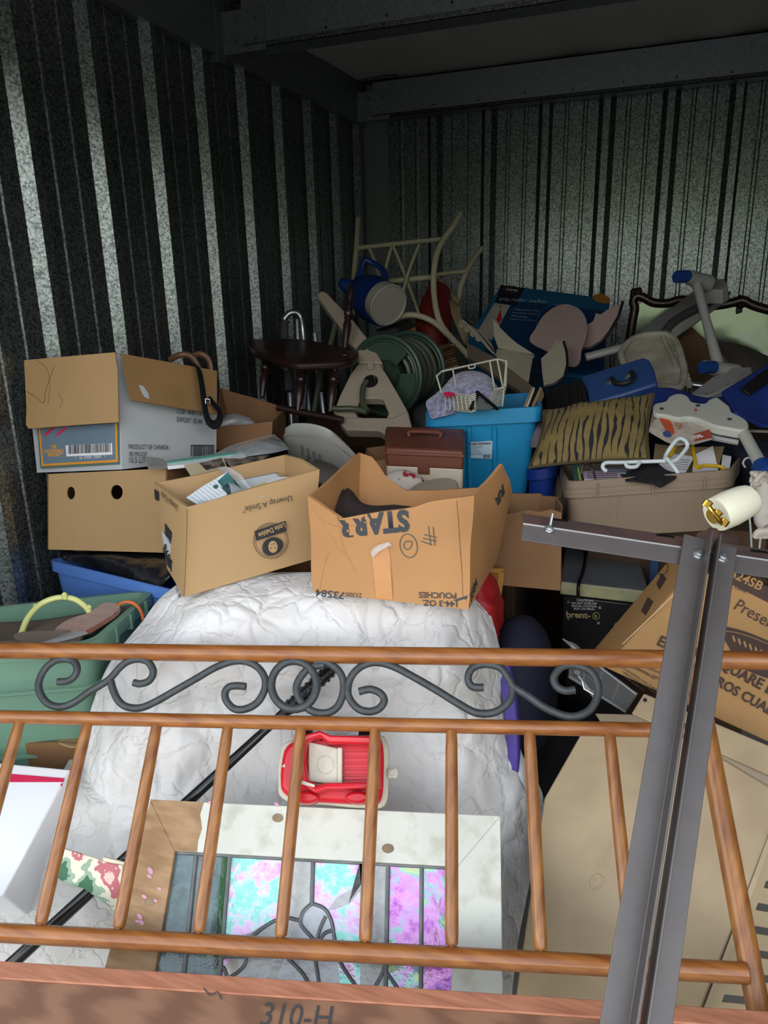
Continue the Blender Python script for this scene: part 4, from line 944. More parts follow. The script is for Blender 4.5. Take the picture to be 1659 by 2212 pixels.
# dart carton
t = T('bowl_carton', 'tan catering carton printed with a dark bowl, tilted at the right edge', 'box')
darkpr = mat('brown carton print', '4a3832', rough=.7, var=.05)
DTL, DTR, DBR, DBL = C(1500, 1226, 1.80), C(1860, 1372, 1.62), C(1850, 1690, 1.50), C(1307, 1442, 1.74)
DP = PL(DTL, DTR, DBL)
cardt = mat('warm tan cardboard', 'ab8354', rough=.75, var=.05, vs=5, bump=.1, bs=30)
q = [DP.at(1484, 1248), DP.at(1860, 1410), DP.at(1800, 1665), DP.at(1307, 1442)]
q = [DP.at(1500, 1226), DP.at(1862, 1378), DP.at(1850, 1690), DP.at(1307, 1442)]
dv = C(1446, 1208, 2.0)-q[0]; dv2 = C(1329, 1400, 1.86)-q[3]
bk4 = [q[0]+dv, q[1]+dv, q[2]+dv, q[3]+dv*.8]
B().box8([q[3], q[2], bk4[2], bk4[3], q[0], q[1], bk4[1], bk4[0]]).ob('body', cardt, t, bev=.004)
decal(DP, [(1508, 1224), (1530, 1216), (1860, 1350), (1850, 1440), (1659, 1342), (1540, 1262)], 'print_band', darkpr, t, off=.001) if 0 else None
decal(DP, [(1575, 1234), (1700, 1285), (1850, 1350), (1850, 1415), (1659, 1302), (1572, 1258)], 'print_band', darkpr, t, off=.0015)
txt('ARTICULO NO.', DP, (1580, 1222), (1656, 1262), darkpr, t, off=.003, asp=.8)
txt('B24SB', DP, (1573, 1245), (1642, 1277), cardt, t, off=.003, bold=.02, asp=1.1); txt('USE TAPA:', DP, (1565, 1262), (1611, 1282), darkpr, t, off=.0025, bold=.02)
txt('Presenta', DP, (1584, 1316), (1690, 1374), darkpr, t, off=.0025, asp=1.3)
B().prism([DP.at(x, y, .0025) for x, y in c2([(1556, 1357), (1600, 1362), (1659, 1385), (1720, 1415), (1700, 1470), (1659, 1466), (1600, 1440), (1575, 1400)], 5)], -DP.n*.001).ob('print_bowl', darkpr, t)
B().tube([DP.at(x, y, .003) for x, y in c2([(1563, 1364), (1600, 1370), (1659, 1392), (1716, 1422)], 5, False)], .0009, 4).ob('print_bowl_rim', cardt, t)
for i in range(9): B().prism([DP.at(x, y, .0035) for x, y in ell(1585+i*12, 1381+i*6, 2.4, 8, -18, 10)], -DP.n*.0006).ob('print_flute', cardt, t)
txt('SQUARE BOWL', DP, (1540, 1436), (1735, 1540), darkpr, t, off=.0025, bold=.03, asp=1.25)
txt('NEGROS CUADRADOS', DP, (1497, 1453), (1760, 1600), darkpr, t, off=.0025, bold=.03, asp=1.25)
txt('ENVASES', DP, (1418, 1393), (1530, 1446), darkpr, t, off=.0025, bold=.03, asp=1.2)
for i, (s, a, b) in enumerate((('ENVIRONMENTAL', (1360, 1430), (1428, 1458)), ('INFORMATION, VISIT', (1345, 1434), (1425, 1468)), ('WWW.DART.BIZ', (1366, 1436), (1414, 1466)), ('PARA INFORMACION SOBRE', (1334, 1432), (1420, 1490)), ('MEDIO AMBIENTE, VISITE', (1345, 1446), (1415, 1492)), ('WWW.DART.BIZ', (1346, 1453), (1390, 1484)))):
    txt(s, DP, (a[0], a[1]+i*2), (b[0], b[1]+i*2), darkpr, t, off=.0025, asp=.95)
NP = PL(q[0], q[3], bk4[0])
B().tube([NP.at(1480, 1262, .001), NP.at(1400, 1340, .001), NP.at(1345, 1392, .001)], .0015, 4).ob('scuffed_edge', mat('scuffed board', 'cbb08a', rough=.8), t)
for poly in ([(1418, 1262), (1430, 1238), (1440, 1250), (1425, 1275)], [(1385, 1320), (1400, 1290), (1412, 1300), (1395, 1330)]): decal(NP, poly, 'print_mark', darkpr, t, off=.001)
pl_ = NP
B().tube([NP.at(x, y, .002) for x, y in ell(1433, 1230, 10, 14, 30, 18)], .0009, 4, closed=True).ob('print_emblem', darkpr, t)
# small paper label on its edge
# wire racks
t = T('oven_rack', 'grey wire oven rack wedged against the tilted catering carton', 'rack')
wire = mat('dull steel wire', 'a0a2a5', rough=.35, metal=.6, var=.1)
a_, b2_, c_, d_ = C(1232, 1392, 1.84), C(1376, 1500, 1.72), C(1352, 1538, 1.70), C(1230, 1462, 1.80)
B().tube([a_, b2_, c_, d_], .0035, 8, closed=True).ob('rim_wire', wire, t)
for k in range(1, 17): f_ = k/17; B().tube([a_.lerp(d_, f_), b2_.lerp(c_, f_)], .0013, 6).ob('wire', wire, t)
for k in (1, 2, 3): f_ = k/4; B().tube([a_.lerp(b2_, f_), d_.lerp(c_, f_)], .002, 6).ob('cross_wire', wire, t)
t = T('kitchen_whisk', 'dark wire utensils sticking up beside the oven rack', 'utensils')
for k in range(4): B().tube(pc([(1216+k*3, 1380+k*2, 1.86), (1238+k*4, 1402-k, 1.84), (1262+k*6, 1440+k*4, 1.80), (1285+k*5, 1480, 1.76)], 4), .0022, 6).ob('wire_loop', wire, t)
t = T('bottle_opener', 'metal corkscrew hanging in front of the oven rack', 'opener')
B().tube(pc([(1245, 1452, 1.70), (1258, 1470, 1.69), (1272, 1490, 1.68), (1284, 1506, 1.68)], 4), .004, 8).ob('arm', wire, t)
B().lathe(C(1246, 1453, 1.69), HP.n, [(-.003, .007), (.004, .007)], 12).ob('ring', zinc, t); B().tube([C(1258, 1472, 1.685), C(1262, 1488, 1.68), C(1283, 1500, 1.675)], .003, 6).ob('lever', zinc, t)
# things in the gap between comforter and crate
def blob(name, label, cat, px, py, d, rx, ry, rz, m, amp=.02, fs=7, seed=0, group=None, rot=0, part=None):
    t = T(name, label, cat, group); c = C(px, py, d); G = []
    n, k = 28, 18
    for i in range(k+1):
        th = math.pi*i/k; r = []
        for j in range(n):
            ph_ = 2*math.pi*j/n; v = Vector((math.sin(th)*math.cos(ph_)*rx, math.sin(th)*math.sin(ph_)*rz, math.cos(th)*ry))
            v = Matrix.Rotation(math.radians(rot), 3, 'Y') @ v
            p = c+v; dn = v.normalized(); h = noise.noise(p*fs+Vector((seed, 0, 0)))+.5*noise.noise(p*fs*2.4+Vector((0, seed, 0)))
            r.append(p+dn*h*amp)
        G.append(r)
    B().grid(G, cv=True).ob(part or 'body', m, t, smooth=180)
    return t
redf = mat('red nylon', 'a3151c', rough=.5, var=.15, vs=9, bump=.8, bs=18, dist=.01)
blob('red_jacket', 'red nylon jacket bulging out beneath the torn carton', 'clothing', 1040, 1340, 1.86, .055, .12, .08, redf, .025, 14, 1, part='cloth')
navy = mat('dark navy fabric', '171b31', rough=.8, var=.1, bump=.3)
blob('navy_bag', 'dark navy rounded bag standing in the gap right of the comforter', 'bag', 1120, 1490, 1.98, .10, .22, .16, navy, .02, 5, 2)
purp = mat('purple fabric', '54449b', rough=.7, var=.1)
t = T('purple_cloth', 'purple cloth hanging beside the right edge of the comforter', 'cloth')
sheet([[(1075, 1425, 1.80), (1098, 1430, 1.79), (1108, 1440, 1.83)], [(1085, 1500, 1.77), (1112, 1510, 1.76), (1120, 1520, 1.80)], [(1095, 1600, 1.75), (1118, 1610, 1.74), (1124, 1620, 1.78)], [(1100, 1660, 1.74), (1118, 1668, 1.74), (1122, 1670, 1.77)]], 'cloth', purp, t, amp=.01, thick=.006)
t = T('picture_frame', 'light wooden picture frame edge between the torn carton and the brown box', 'frame')
pine = mat('light varnished wood', 'b07f3d', rough=.4, var=.08, vs=12)
FP = PL((1072, 1228, 1.92), (1090, 1230, 1.94), (1060, 1305, 1.88))
for poly in ([(1040, 1226), (1092, 1228), (1089, 1238), (1040, 1236)], [(1080, 1232), (1092, 1228), (1080, 1312), (1070, 1310)]): slab(FP, poly, .02, 'frame_side', pine, t, bev=.002)
slab(FP, [(1040, 1236), (1080, 1238), (1070, 1310), (1035, 1310)], .004, 'backing', mat('amber panel', '8f6429', rough=.5), t, off=-.006)
# brown box in the middle
t = T('brown_box', 'plain brown cardboard box with ragged open top beside the tan storage bin', 'box')
carton('', cardd, t, [[(1060, 1112, 2.00), (1085, 1108, 1.985), (1112, 1106, 1.98), (1140, 1100, 1.975), (1165, 1106, 1.97), (1190, 1103, 1.955)], [(1212, 1110, 1.95), (1214, 1095, 2.0), (1205, 1078, 2.05)], [(1213, 1074, 2.17), (1175, 1072, 2.2), (1168, 1066, 2.21)], [(1090, 1064, 2.24)]], [(1062, 1262, 1.98), (1210, 1276, 1.94), (1215, 1250, 2.16)], nz=.006, seed=6, sub=3)
# pottery wheel
t = T('pottery_wheel', 'electric pottery wheel with grey splash pan and black lettered body in the dark gap', 'pottery wheel')
greyt = mat('clay dusted grey metal', '65676a', rough=.6, var=.15, vs=5, bump=.1); crme = mat('yellowed plastic edge', 'a5a27c', rough=.5, var=.2, vs=14, bump=.05)
blkm = mat('black painted metal', '0b0b0d', rough=.4, var=.1)
w4 = [C(1212, 1256, 2.14), C(1402, 1277, 2.05), C(1380, 1202, 2.36), C(1222, 1168, 2.50)]

B().box8([p-up*.012 for p in w4]+w4).ob('table_top', greyt, t, bev=.004)
o4 = [w4[0]-_y*.006, w4[1]-_y*.006, w4[2], w4[3]]
B().box8([p-up*.046 for p in o4]+[p-up*.006 for p in o4]).ob('edge_band', crme, t, bev=.005)
c4_ = sum(w4, Vector())/4; i4 = [c4_+(p-c4_)*.95 for p in w4]
B().box8([p-up*.22 for p in i4]+[p-up*.046 for p in i4]).ob('motor_box', blkm, t, bev=.006)
B().box8([p-up*c4_.z+up*.01 for p in [c4_+(p-c4_)*.8 for p in w4]]+[p-up*.22 for p in [c4_+(p-c4_)*.8 for p in w4]]).ob('lower_cabinet', blkm, t, bev=.006)
BPn = PL(i4[0]-up*.05, i4[1]-up*.05, i4[0]-up*.2)
whp = mat('white stencil print', 'a9aaa6', rough=.6); gpr = mat('tan stencil print', '9c8a63', rough=.6)
for i, (s, x0, x1) in enumerate((('CAUTION!', 1246, 1282), ('DO NOT HOSE OFF', 1235, 1290), ('MOTOR, CONTROL', 1235, 1290), ('BOX, OR PEDAL', 1240, 1286))): txt(s, BPn, (x0, 1298+i*6), (x1, 1299.5+i*6), whp, t, off=.002, bold=.03)
txt('brent-', BPn, (1224, 1333), (1276, 1335), gpr, t, off=.002, bold=.03); txt('b', BPn, (1285, 1334), (1291, 1334), gpr, t, off=.002, bold=.03)
B().tube([BPn.at(x, y, .002) for x, y in ell(1288, 1330, 7.5, 7.5, 0, 20)], .0012, 5, closed=True).ob('logo_ring', gpr, t)
for x, y in ((1228, 1300), (1296, 1312), (1228, 1336), (1293, 1345)): B().lathe(BPn.at(x, y), BPn.n, [(0, .005), (.004, .004)], 10).ob('screw', zinc, t)
B().lathe(BPn.at(1336, 1352), BPn.n, [(0, .012), (.004, .012), (.004, .006), (.015, .006)], 14).ob('jack', zinc, t)
B().tube(pc([(1262, 1180, 2.44), (1264, 1210, 2.32), (1258, 1240, 2.18), (1250, 1262, 2.09), (1249, 1290, 2.09)], 5), .005, 8).ob('cable', blkm, t)
t = T('clay_bucket', 'dark grey round bin under the pottery wheel', 'bucket')
B().lathe(Vector((C(1200, 1420, 2.3).x, C(1200, 1420, 2.3).y, .0)), (0, 0, 1), [(0, .12), (.34, .14), (.36, .15), (.37, .15), (.37, .135), (.05, .12)], 28).ob('body', mat('dark grey rubber', '232427', rough=.7), t)
t = T('blue_post', 'blue painted upright standing between the pottery wheel and the catering carton', 'post')
B().bx(C(1410, 1260, 2.25), (.012, 0, 0), (0, .012, 0), (0, 0, .30)).ob('bar', mat('blue painted metal', '24436b', rough=.5), t, bev=.002)
t = T('dim_box', 'shaded cardboard box between the pottery wheel and the tilted catering carton', 'box')
solidbox(cardd, t, [(1375, 1400, 2.42), (1500, 1400, 2.30), (1520, 1380, 2.5), (1400, 1380, 2.6), (1375, 1195, 2.42), (1500, 1205, 2.30), (1520, 1195, 2.5), (1400, 1185, 2.6)])
# tan storage bin with papers
binm = mat('taupe plastic', '7d6d5b', rough=.5, var=.04, vs=5, bump=.03)
t = T('storage_bin', 'taupe plastic storage bin full of papers and hangers under the striped cushion', 'bin')
SB, SR, sbt, sc_ = tub(t, binm, [(1228, 1043, 2.05), (1577, 1017, 1.96), (1600, 985, 2.28), (1212, 1008, 2.40)], .165, .96, lipd=.045, lipo=.007)
for z_ in (.018, .033):
    B().tube([p+(p-sc_).normalized()*.0075-Vector((0, 0, z_)) for p in SR], .0022, 6, closed=True).ob('rim_line', binm, t)
SF = PL(SB[0], SB[1], SB[0]-Vector((0, 0, .2)))
for x in (1290, 1410, 1520): B().bx(SF.at(x, 1058-(x-1290)*.06, .009), (.0015, 0, 0), (0, .003, 0), (0, 0, .02)).ob('rim_rib', binm, t, smooth=0)
a_ = sbt[0].lerp(sbt[5], .35)
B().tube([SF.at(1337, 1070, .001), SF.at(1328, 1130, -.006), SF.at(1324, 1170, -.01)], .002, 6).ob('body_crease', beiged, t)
stack = T('paper_stack', 'stack of loose papers and envelopes filling the taupe bin', 'papers')
kraft = mat('kraft paper', '9b8361', rough=.8, var=.05); pinkp = mat('pink printed paper', 'c0a9bd', rough=.7, var=.05)
def pap(poly, m, d, tilt=.08, th=.002, nm='paper_sheet'):
    xs = [p[0] for p in poly]; ys = [p[1] for p in poly]
    P_ = PL((min(xs), max(ys), d), (max(xs), max(ys), d-.02), (min(xs), min(ys), d+tilt)); slab(P_, poly, th, nm, m, stack); return P_
slab(PL(SB[0]-up*.05, SB[1]-up*.05, SB[3]-up*.05), [(1240, 1062), (1562, 1040), (1585, 1005), (1225, 1025)], .02, 'paper_layer', mat('mixed papers', '9a958e', rough=.8, var=.3, vs=30, rgb2='4c5560'), stack)
pap([(1410, 1005), (1415, 958), (1440, 962), (1500, 966), (1565, 964), (1552, 1010), (1450, 1030)], kraft, 2.16)
pap([(1495, 1020), (1500, 982), (1540, 963), (1552, 1018)], paper, 2.12); pap([(1556, 1020), (1561, 982), (1580, 986), (1575, 1018)], paper, 2.11)
P_ = pap([(1422, 1006), (1440, 978), (1500, 986), (1480, 1022), (1430, 1020)], paper, 2.10)
for i in range(5): B().tube([P_.at(1456+i*1.2, 992+i*5, .001), P_.at(1490-i*2, 995+i*5, .001)], .0008, 4).ob('print_line', inkn, stack)
P_ = pap([(1262, 1036), (1258, 1018), (1335, 1016), (1344, 1034)], pinkp, 2.04, .1)
for i in range(4): B().tube([P_.at(1268, 1021+i*4, .001), P_.at(1334, 1019+i*4, .001)], .001, 4).ob('print_line', inkb, stack)
pap([(1240, 1038), (1236, 1005), (1250, 1000), (1258, 1036)], mat('teal green cover', '2c4d4a', rough=.4), 2.06); pap([(1252, 1037), (1245, 1005), (1248, 1003), (1256, 1037)], mat('yellow green tab', '9aa53c', rough=.5), 2.05)
pap([(1300, 1020), (1305, 1010), (1355, 1010), (1352, 1022)], mat('pale blue card', '8fa0b8', rough=.6), 2.10)
t = T('reading_glasses', 'black spectacle frame resting on the pink paper in the taupe bin', 'glasses')
B().tube(pc([(1255, 1024, 2.03), (1260, 1006, 2.03), (1272, 1003, 2.03), (1280, 1015, 2.03), (1286, 1034, 2.02)], 5), .003, 6).ob('temple', blk, t)
t = T('black_sock', 'crumpled black cloth hanging over the front rim of the taupe bin', 'cloth')
sheet([[(1345, 1030, 2.06), (1372, 1010, 2.10), (1400, 992, 2.12), (1420, 1000, 2.12)], [(1352, 1036, 2.00), (1385, 1025, 2.02), (1410, 1015, 2.03), (1440, 1015, 2.03)], [(1370, 1036, 1.98), (1400, 1040, 1.975), (1430, 1030, 1.985), (1462, 1022, 2.0)], [(1405, 1045, 1.98), (1422, 1050, 1.965), (1436, 1048, 1.965), (1458, 1030, 1.98)]], 'cloth', mat('black cloth', '0e0e11', rough=.85, bump=.3), t, amp=.012, fs=16, thick=.006)
def hanger(name, label, m, parts, r):
    t = T(name, label, 'hanger')
    for nm, pts in parts: B().tube(pc(pts, 6), r, 8).ob(nm, m, t)
hanger('white_hanger', 'white plastic clothes hanger on the taupe bin', mat('white plastic', 'c6d0d4', rough=.35), [
    ('shoulder_bar', [(1310, 1018, 2.05), (1302, 1010, 2.05), (1308, 1000, 2.05), (1340, 999, 2.05), (1400, 997, 2.04), (1436, 996, 2.03)]),
    ('notch', [(1351, 1000, 2.04), (1356, 1008, 2.035), (1374, 1008, 2.03), (1382, 998, 2.04)]),
    ('shoulder_loop', [(1436, 996, 2.03), (1440, 980, 2.05), (1462, 950, 2.06), (1478, 950, 2.06), (1485, 962, 2.06), (1478, 975, 2.05), (1460, 994, 2.03), (1440, 998, 2.03)]),
    ('bar', [(1440, 990, 2.03), (1455, 1008, 2.01), (1466, 1024, 2.00)])], .0055)
hanger('yellow_hanger', 'yellow plastic clothes hanger behind the white one in the taupe bin', mat('yellow plastic', 'b8961c', rough=.35), [
    ('shoulder_bar', [(1447, 987, 2.13), (1458, 965, 2.14), (1470, 940, 2.15), (1480, 934, 2.15), (1491, 940, 2.15), (1496, 965, 2.12), (1504, 1008, 2.04)]),
    ('bar', [(1506, 1012, 2.04), (1520, 1006, 2.05), (1555, 1008, 2.05), (1567, 1015, 2.04)])], .0055)
# rope, wires at the right edge
t = T('cord_bundle', 'bundle of off-white cotton rope at the right edge by the taupe bin', 'rope')
rope = mat('off white cotton rope', 'b5aea4', rough=.9, var=.1, bump=.8, bs=90)
rnd = random.Random(5)
for k in range(12):
    pts = [(1640+rnd.uniform(-16, 20), 1035+rnd.uniform(-14, 14), 1.75+rnd.uniform(-.02, .02)) for _ in range(5)]
    B().tube(pc(pts, 5), .006, 7).ob('strand', rope, t)
B().tube(pc([(1650, 1050, 1.75), (1655, 1090, 1.73), (1648, 1120, 1.72), (1662, 1140, 1.70)], 5), .02, 10).ob('coil', rope, t)
for k in range(5): B().tube(pc([(1632+k*8, 1160, 1.69), (1640+k*8, 1148-k, 1.68), (1660+k*6, 1150, 1.68)], 4), .008, 8).ob('strand', rope, t)
t = T('wire_basket', 'thin white wire shelving in the dark at the right edge', 'shelving')
ww_ = mat('white coated wire', 'aeb2b4', rough=.4)
for p in ([(1618, 1108, 2.05), (1622, 1150, 2.05), (1624, 1200, 2.05)], [(1618, 1080, 2.05), (1640, 1090, 2.03), (1680, 1112, 2.0)], [(1650, 1105, 2.0), (1644, 1150, 2.0), (1640, 1190, 2.0)], [(1610, 1010, 2.1), (1605, 1000, 2.1), (1612, 990, 2.1), (1625, 995, 2.08), (1640, 1050, 2.06), (1660, 1080, 2.04)]): B().tube(pc(p, 4), .003, 6).ob('wire', ww_, t)
# ================================================================ THE PILE AT THE BACK
bt = mat('azure plastic', '1b7fae', rough=.35, var=.05, vs=4, bump=.03)
t = T('azure_tote', 'azure blue plastic tote with a white paper label in the middle', 'tote')
AB, AR, abt, ac_ = tub(t, bt, [(925, 893, 2.50), (1166, 880, 2.36), (1152, 850, 2.74), (945, 862, 2.85)], .38, .80, lipd=.045, lipo=.014)
AF = PL(AB[0]-up*.05, AB[1]-up*.05, ac_+(AB[0]-ac_)*.80-up*.38)
for x in (1013, 1068): B().tube([AF.at(x, 922, .004), AF.at(x+2, 1055, .004)], .008, 8, flat=.5, fdir=AF.n).ob('body_rib', bt, t)
lab = decal(AF, [(1011, 954), (1065, 951), (1063, 990), (1011, 988)], 'paper_label', mat('blue white label', 'a9bccd', rough=.4, var=.05), t, off=.006)
txt('Great Solutions', AF, (1014, 960), (1061, 958), inkb, t, off=.008, bold=.015, asp=1.2); txt('20 Gallon Storage Box', AF, (1014, 965), (1044, 964), inkb, t, off=.008)
for i in range(4): txt('made in usa do not', AF, (1014, 969+i*4), (1034+i*3, 968.5+i*4), inkn, t, off=.008)
bb = B(); x = 1045
rnd = random.Random(8)
while x < 1060:
    wd = rnd.choice((.6, 1.1)); bb.prism([AF.at(x, 980, .008), AF.at(x+wd, 980, .008), AF.at(x+wd, 988, .008), AF.at(x, 988, .008)], -AF.n*.0005); x += wd+.9
bb.ob('barcode_bars', inkb, t, smooth=0)
# wire dish rack
t = T('dish_rack', 'white wire dish rack standing on the azure tote', 'dish rack')
ww2 = mat('cream coated wire', 'b9b5a6', rough=.4)
def tb(pts, r, nm, m, par, n=8, k=5): return B().tube(pc(pts, k) if len(pts) > 2 else [C(*p) for p in pts], r, n).ob(nm, m, par)
rim_ = [(943, 812, 2.48), (955, 802, 2.50), (1075, 776, 2.44), (1094, 780, 2.42), (1092, 836, 2.40)]
B().tube([C(*p) for p in rim_], .0035, 8).ob('top_wire', ww2, t)
tb([(1012, 790, 2.46), (1014, 796, 2.46), (1025, 794, 2.45), (1026, 787, 2.45)], .0025, 'hook', ww2, t)
L0 = [(943, 812, 2.48), (958, 858, 2.46), (966, 885, 2.45)]; R0 = [(1094, 780, 2.42), (1092, 840, 2.40), (1084, 880, 2.38)]
for p0, p1 in (((943, 812, 2.48), (965, 886, 2.45)), ((978, 798, 2.48), (988, 852, 2.46)), ((1058, 781, 2.44), (1068, 838, 2.42)), ((1074, 776, 2.44), (1086, 836, 2.41)), ((1094, 780, 2.42), (1085, 878, 2.38)), ((1091, 836, 2.40), (1066, 842, 2.41))): tb([p0, p1], .003, 'upright', ww2, t)
for i in range(10):
    y0 = 850+i*4; B().tube([C(952+i*1.4, y0-2, 2.465), C(1018, y0+4, 2.36), C(1028, y0, 2.36)], .0022, 6).ob('wire', ww2, t)
for i in range(9):
    y0 = 840+i*4.4; B().tube([C(1062-i, y0+8, 2.36), C(1093-i*.9, y0-1, 2.40)], .0022, 6).ob('wire', ww2, t)
for i in range(7): B().tube([C(960+i*9, 853+i, 2.42-.01*i), C(964+i*9, 886, 2.40-.006*i)], .0018, 6).ob('wire', ww2, t)
knit = mat('lavender grey knit', '8f8fb0', rough=.95, var=.25, vs=70, bump=1, bs=110, dist=.008, lo=.42, hi=.58, sheen=.4)
t = T('knit_blanket', 'lavender grey knitted blanket stuffed in the wire dish rack', 'blanket')
B().grid(cloth([[(955, 850, 2.52), (975, 815, 2.56), (1010, 800, 2.58), (1050, 808, 2.56), (1075, 835, 2.52)], [(922, 865, 2.50), (960, 845, 2.46), (1010, 835, 2.45), (1050, 835, 2.45), (1072, 850, 2.44)], [(925, 890, 2.47), (950, 880, 2.44), (1000, 870, 2.42), (1045, 865, 2.42), (1065, 868, 2.42)], [(935, 905, 2.46), (955, 900, 2.45), (1000, 890, 2.44), (1045, 885, 2.43), (1060, 885, 2.43)]], nu=10, nv=10, amp=.02, fs=20)).ob('blanket', knit, t, smooth=180, solid=.012)
decal(PL((955, 850, 2.40), (985, 850, 2.40), (960, 860, 2.38)), c2([(958, 850), (968, 847), (982, 850), (978, 857), (962, 856)], 3), 'red_spot', redp, t)
t = T('photo_frame', 'small black picture frame leaning open in front of the dish rack', 'frame')
blf = mat('black lacquer', '141414', rough=.25)
for a, b in (((1017, 884, 2.35), (1030, 848, 2.38)), ((1030, 846, 2.38), (1075, 884, 2.32)), ((1021, 884, 2.36), (1032, 850, 2.39))): B().tube([C(*a), C(*b)], .006, 6).ob('frame_side', blf, t)
slab(PL((1020, 884, 2.36), (1032, 852, 2.39), (1062, 884, 2.34)), [(1022, 884), (1032, 853), (1062, 884)], .003, 'glass', mat('grey reflective glass', '6b706f', rough=.1, metal=.3), t)
t = T('envelope_bundle', 'manila envelopes and cards standing in the azure tote', 'envelopes')
for i, (x0, x1, m_) in enumerate(((1128, 1150, kraft), (1138, 1158, blf), (1145, 1168, kraft), (1132, 1152, paper))): slab(PL((x0, 884, 2.44), (x0+8, 884, 2.43), (x1, 838, 2.55)), [(x0, 884), (x0+5, 885), (x1+3, 838), (x1-2, 836)], .03, 'envelope', m_, t)
# tackle box
t = T('tackle_box', 'cream plastic tackle box with a brown lid and handle', 'box')
brl = mat('chestnut brown plastic', '633626', rough=.45, var=.05, bump=.04); crl = mat('cream plastic', 'b5ab98', rough=.5, var=.04)
k4 = [C(833, 1002, 2.30), C(1002, 1010, 2.24), C(1004, 958, 2.46), C(834, 952, 2.52)]
f4 = [p for p in k4]; hh = C(833, 965, 2.30).z-C(833, 1002, 2.30).z
c_ = sum(k4, Vector())/4
lo = [c_+(p-c_)*.97-up*.12 for p in k4]
B().box8(lo+[c_+(p-c_)*.985 for p in k4]).ob('base', crl, t, bev=.01)
B().box8([c_+(p-c_)*.99-up*.01 for p in k4]+[c_+(p-c_)*1.0+up*(hh) for p in k4]).ob('lid', brl, t, bev=.008)
c2_ = [c_+(p-c_)*1.015+up*hh*.55 for p in k4]
B().box8([p for p in c2_]+[p+up*.012 for p in c2_]).ob('lid_ridge', brl, t, bev=.004)
hm = c_+up*(hh+.004); hd = (k4[1]-k4[0]).normalized()
B().tube(crv([hm-hd*.05, hm-hd*.045+up*.014, hm+hd*.045+up*.014, hm+hd*.05], 5), .006, 8).ob('handle', brl, t)
B().bx(k4[0].lerp(k4[1], .5)-_y*.004-up*.015, hd*.018, _y*.004, up*.014).ob('latch', brl, t, bev=.002)
flo = mat('white cotton with red flowers', 'b7aea6', rough=.85, var=0, vs=26, bump=.1, rgb2='8f1d33', lo=.42, hi=.47)
t = T('floral_bag', 'round white bag with dark red flower print in front of the tackle box', 'bag')
t_ = blob('x', 'x', 'x', 872, 1046, 2.22, .072, .045, .045, flo, .006, 8, 3)
for ch in list(t_.children): ch.parent = t
bpy.data.objects.remove(t_)
t = T('beige_lid', 'flat beige rounded lid lying in front of the tackle box', 'lid')
slab(PL((892, 1050, 2.10), (1000, 1052, 2.06), (900, 1034, 2.20)), c2([(888, 1058), (905, 1042), (950, 1032), (980, 1034), (990, 1045), (985, 1060), (930, 1066)], 5), .02, 'lid', crl, t, bev=.006)
# box behind the torn carton
t = T('small_box', 'small open brown box between the bread machine and the tackle box', 'box')
carton('', cardd, t, [[(785, 1000, 2.40)], [(838, 990, 2.36)], [(836, 962, 2.55)], [(792, 968, 2.56)]], None, drop=.2, nz=.003)
# bread machine
t = T('bread_machine', 'grey-white bread machine with side vents lying tilted in front of the hose reel', 'appliance')
bm1 = mat('grey white plastic', '9fa09b', rough=.4, var=.05, vs=6, bump=.04)
c_ = C(700, 984, 2.48); R_ = Matrix.Rotation(math.radians(12), 3, 'Y') @ Matrix.Rotation(math.radians(34), 3, 'X')
def sup(z, rx, ry, e_=3.2, n=36, dx=0):
    r = []
    for j in range(n):
        a = 2*math.pi*j/n; ca2, sa = math.cos(a), math.sin(a)
        r.append(c_+R_@(_x*(dx+math.copysign(abs(ca2)**(2/e_), ca2)*rx)+_y*(math.copysign(abs(sa)**(2/e_), sa)*ry)+up*z))
    return r
B().grid([sup(-.10, .10, .11), sup(-.098, .115, .13), sup(-.02, .123, .135), sup(.01, .122, .133), sup(.012, .118, .13), sup(.05, .112, .12), sup(.078, .095, .10), sup(.092, .078, .085, 2.4), sup(.094, .064, .072, 2), sup(.078, .058, .066, 2), sup(.074, .001, .001, 2)], cv=True).ob('housing', bm1, t, smooth=50)
B().grid([sup(.079, .057, .065, 2), sup(.081, .05, .058, 2), sup(.082, .001, .001, 2)], cv=True).ob('lid_window', mat('grey lid window', '5b5c59', rough=.3), t)
B().tube(sup(-.004, .1235, .1355), .0015, 5, closed=True).ob('seam', beiged, t)
VP = PL((640, 960, 2.335), (690, 985, 2.325), (638, 990, 2.335))
hb2 = [o for o in t.children if o.name.startswith('housing')][0]
for j in range(4):
    for i in range(6):
        x, y = 634+j*13-i*1.0, 955+j*7+i*3.6; q_ = slab(VP, [(x, y), (x+8, y+3.6), (x+8, y+5), (x, y+1.4)], .001, 'vent_slot', blk, t); drape(q_.data, VP, hb2, .0006)
B().lathe(C(650, 930, 2.50), _y, [(0, .008), (.02, .008)], 10).ob('knob', bm1, t)
# hose reel
t = T('hose_reel', 'beige plastic garden hose reel cart with green drum and coiled hose', 'hose reel')
hr = mat('warm grey plastic', '8d8273', rough=.5, var=.05, vs=5, bump=.04); hg = mat('dark green plastic', '25382f', rough=.45, var=.06); hose = mat('olive green hose', '3e4436', rough=.35, var=.1)
HR = PL((731, 906, 2.76), (890, 935, 2.68), (796, 790, 2.86))
def zc(pts): return [(520+x/3.95, 620+y/3.95) for x, y in pts]
outer = zc([(1000, 658), (1180, 655), (1225, 720), (1430, 1060), (1480, 1265), (1380, 1265), (1220, 1265), (1060, 1240), (850, 1170), (790, 1060), (860, 900), (960, 700)])
hole = zc([(1130, 700), (1135, 710), (1140, 720)])
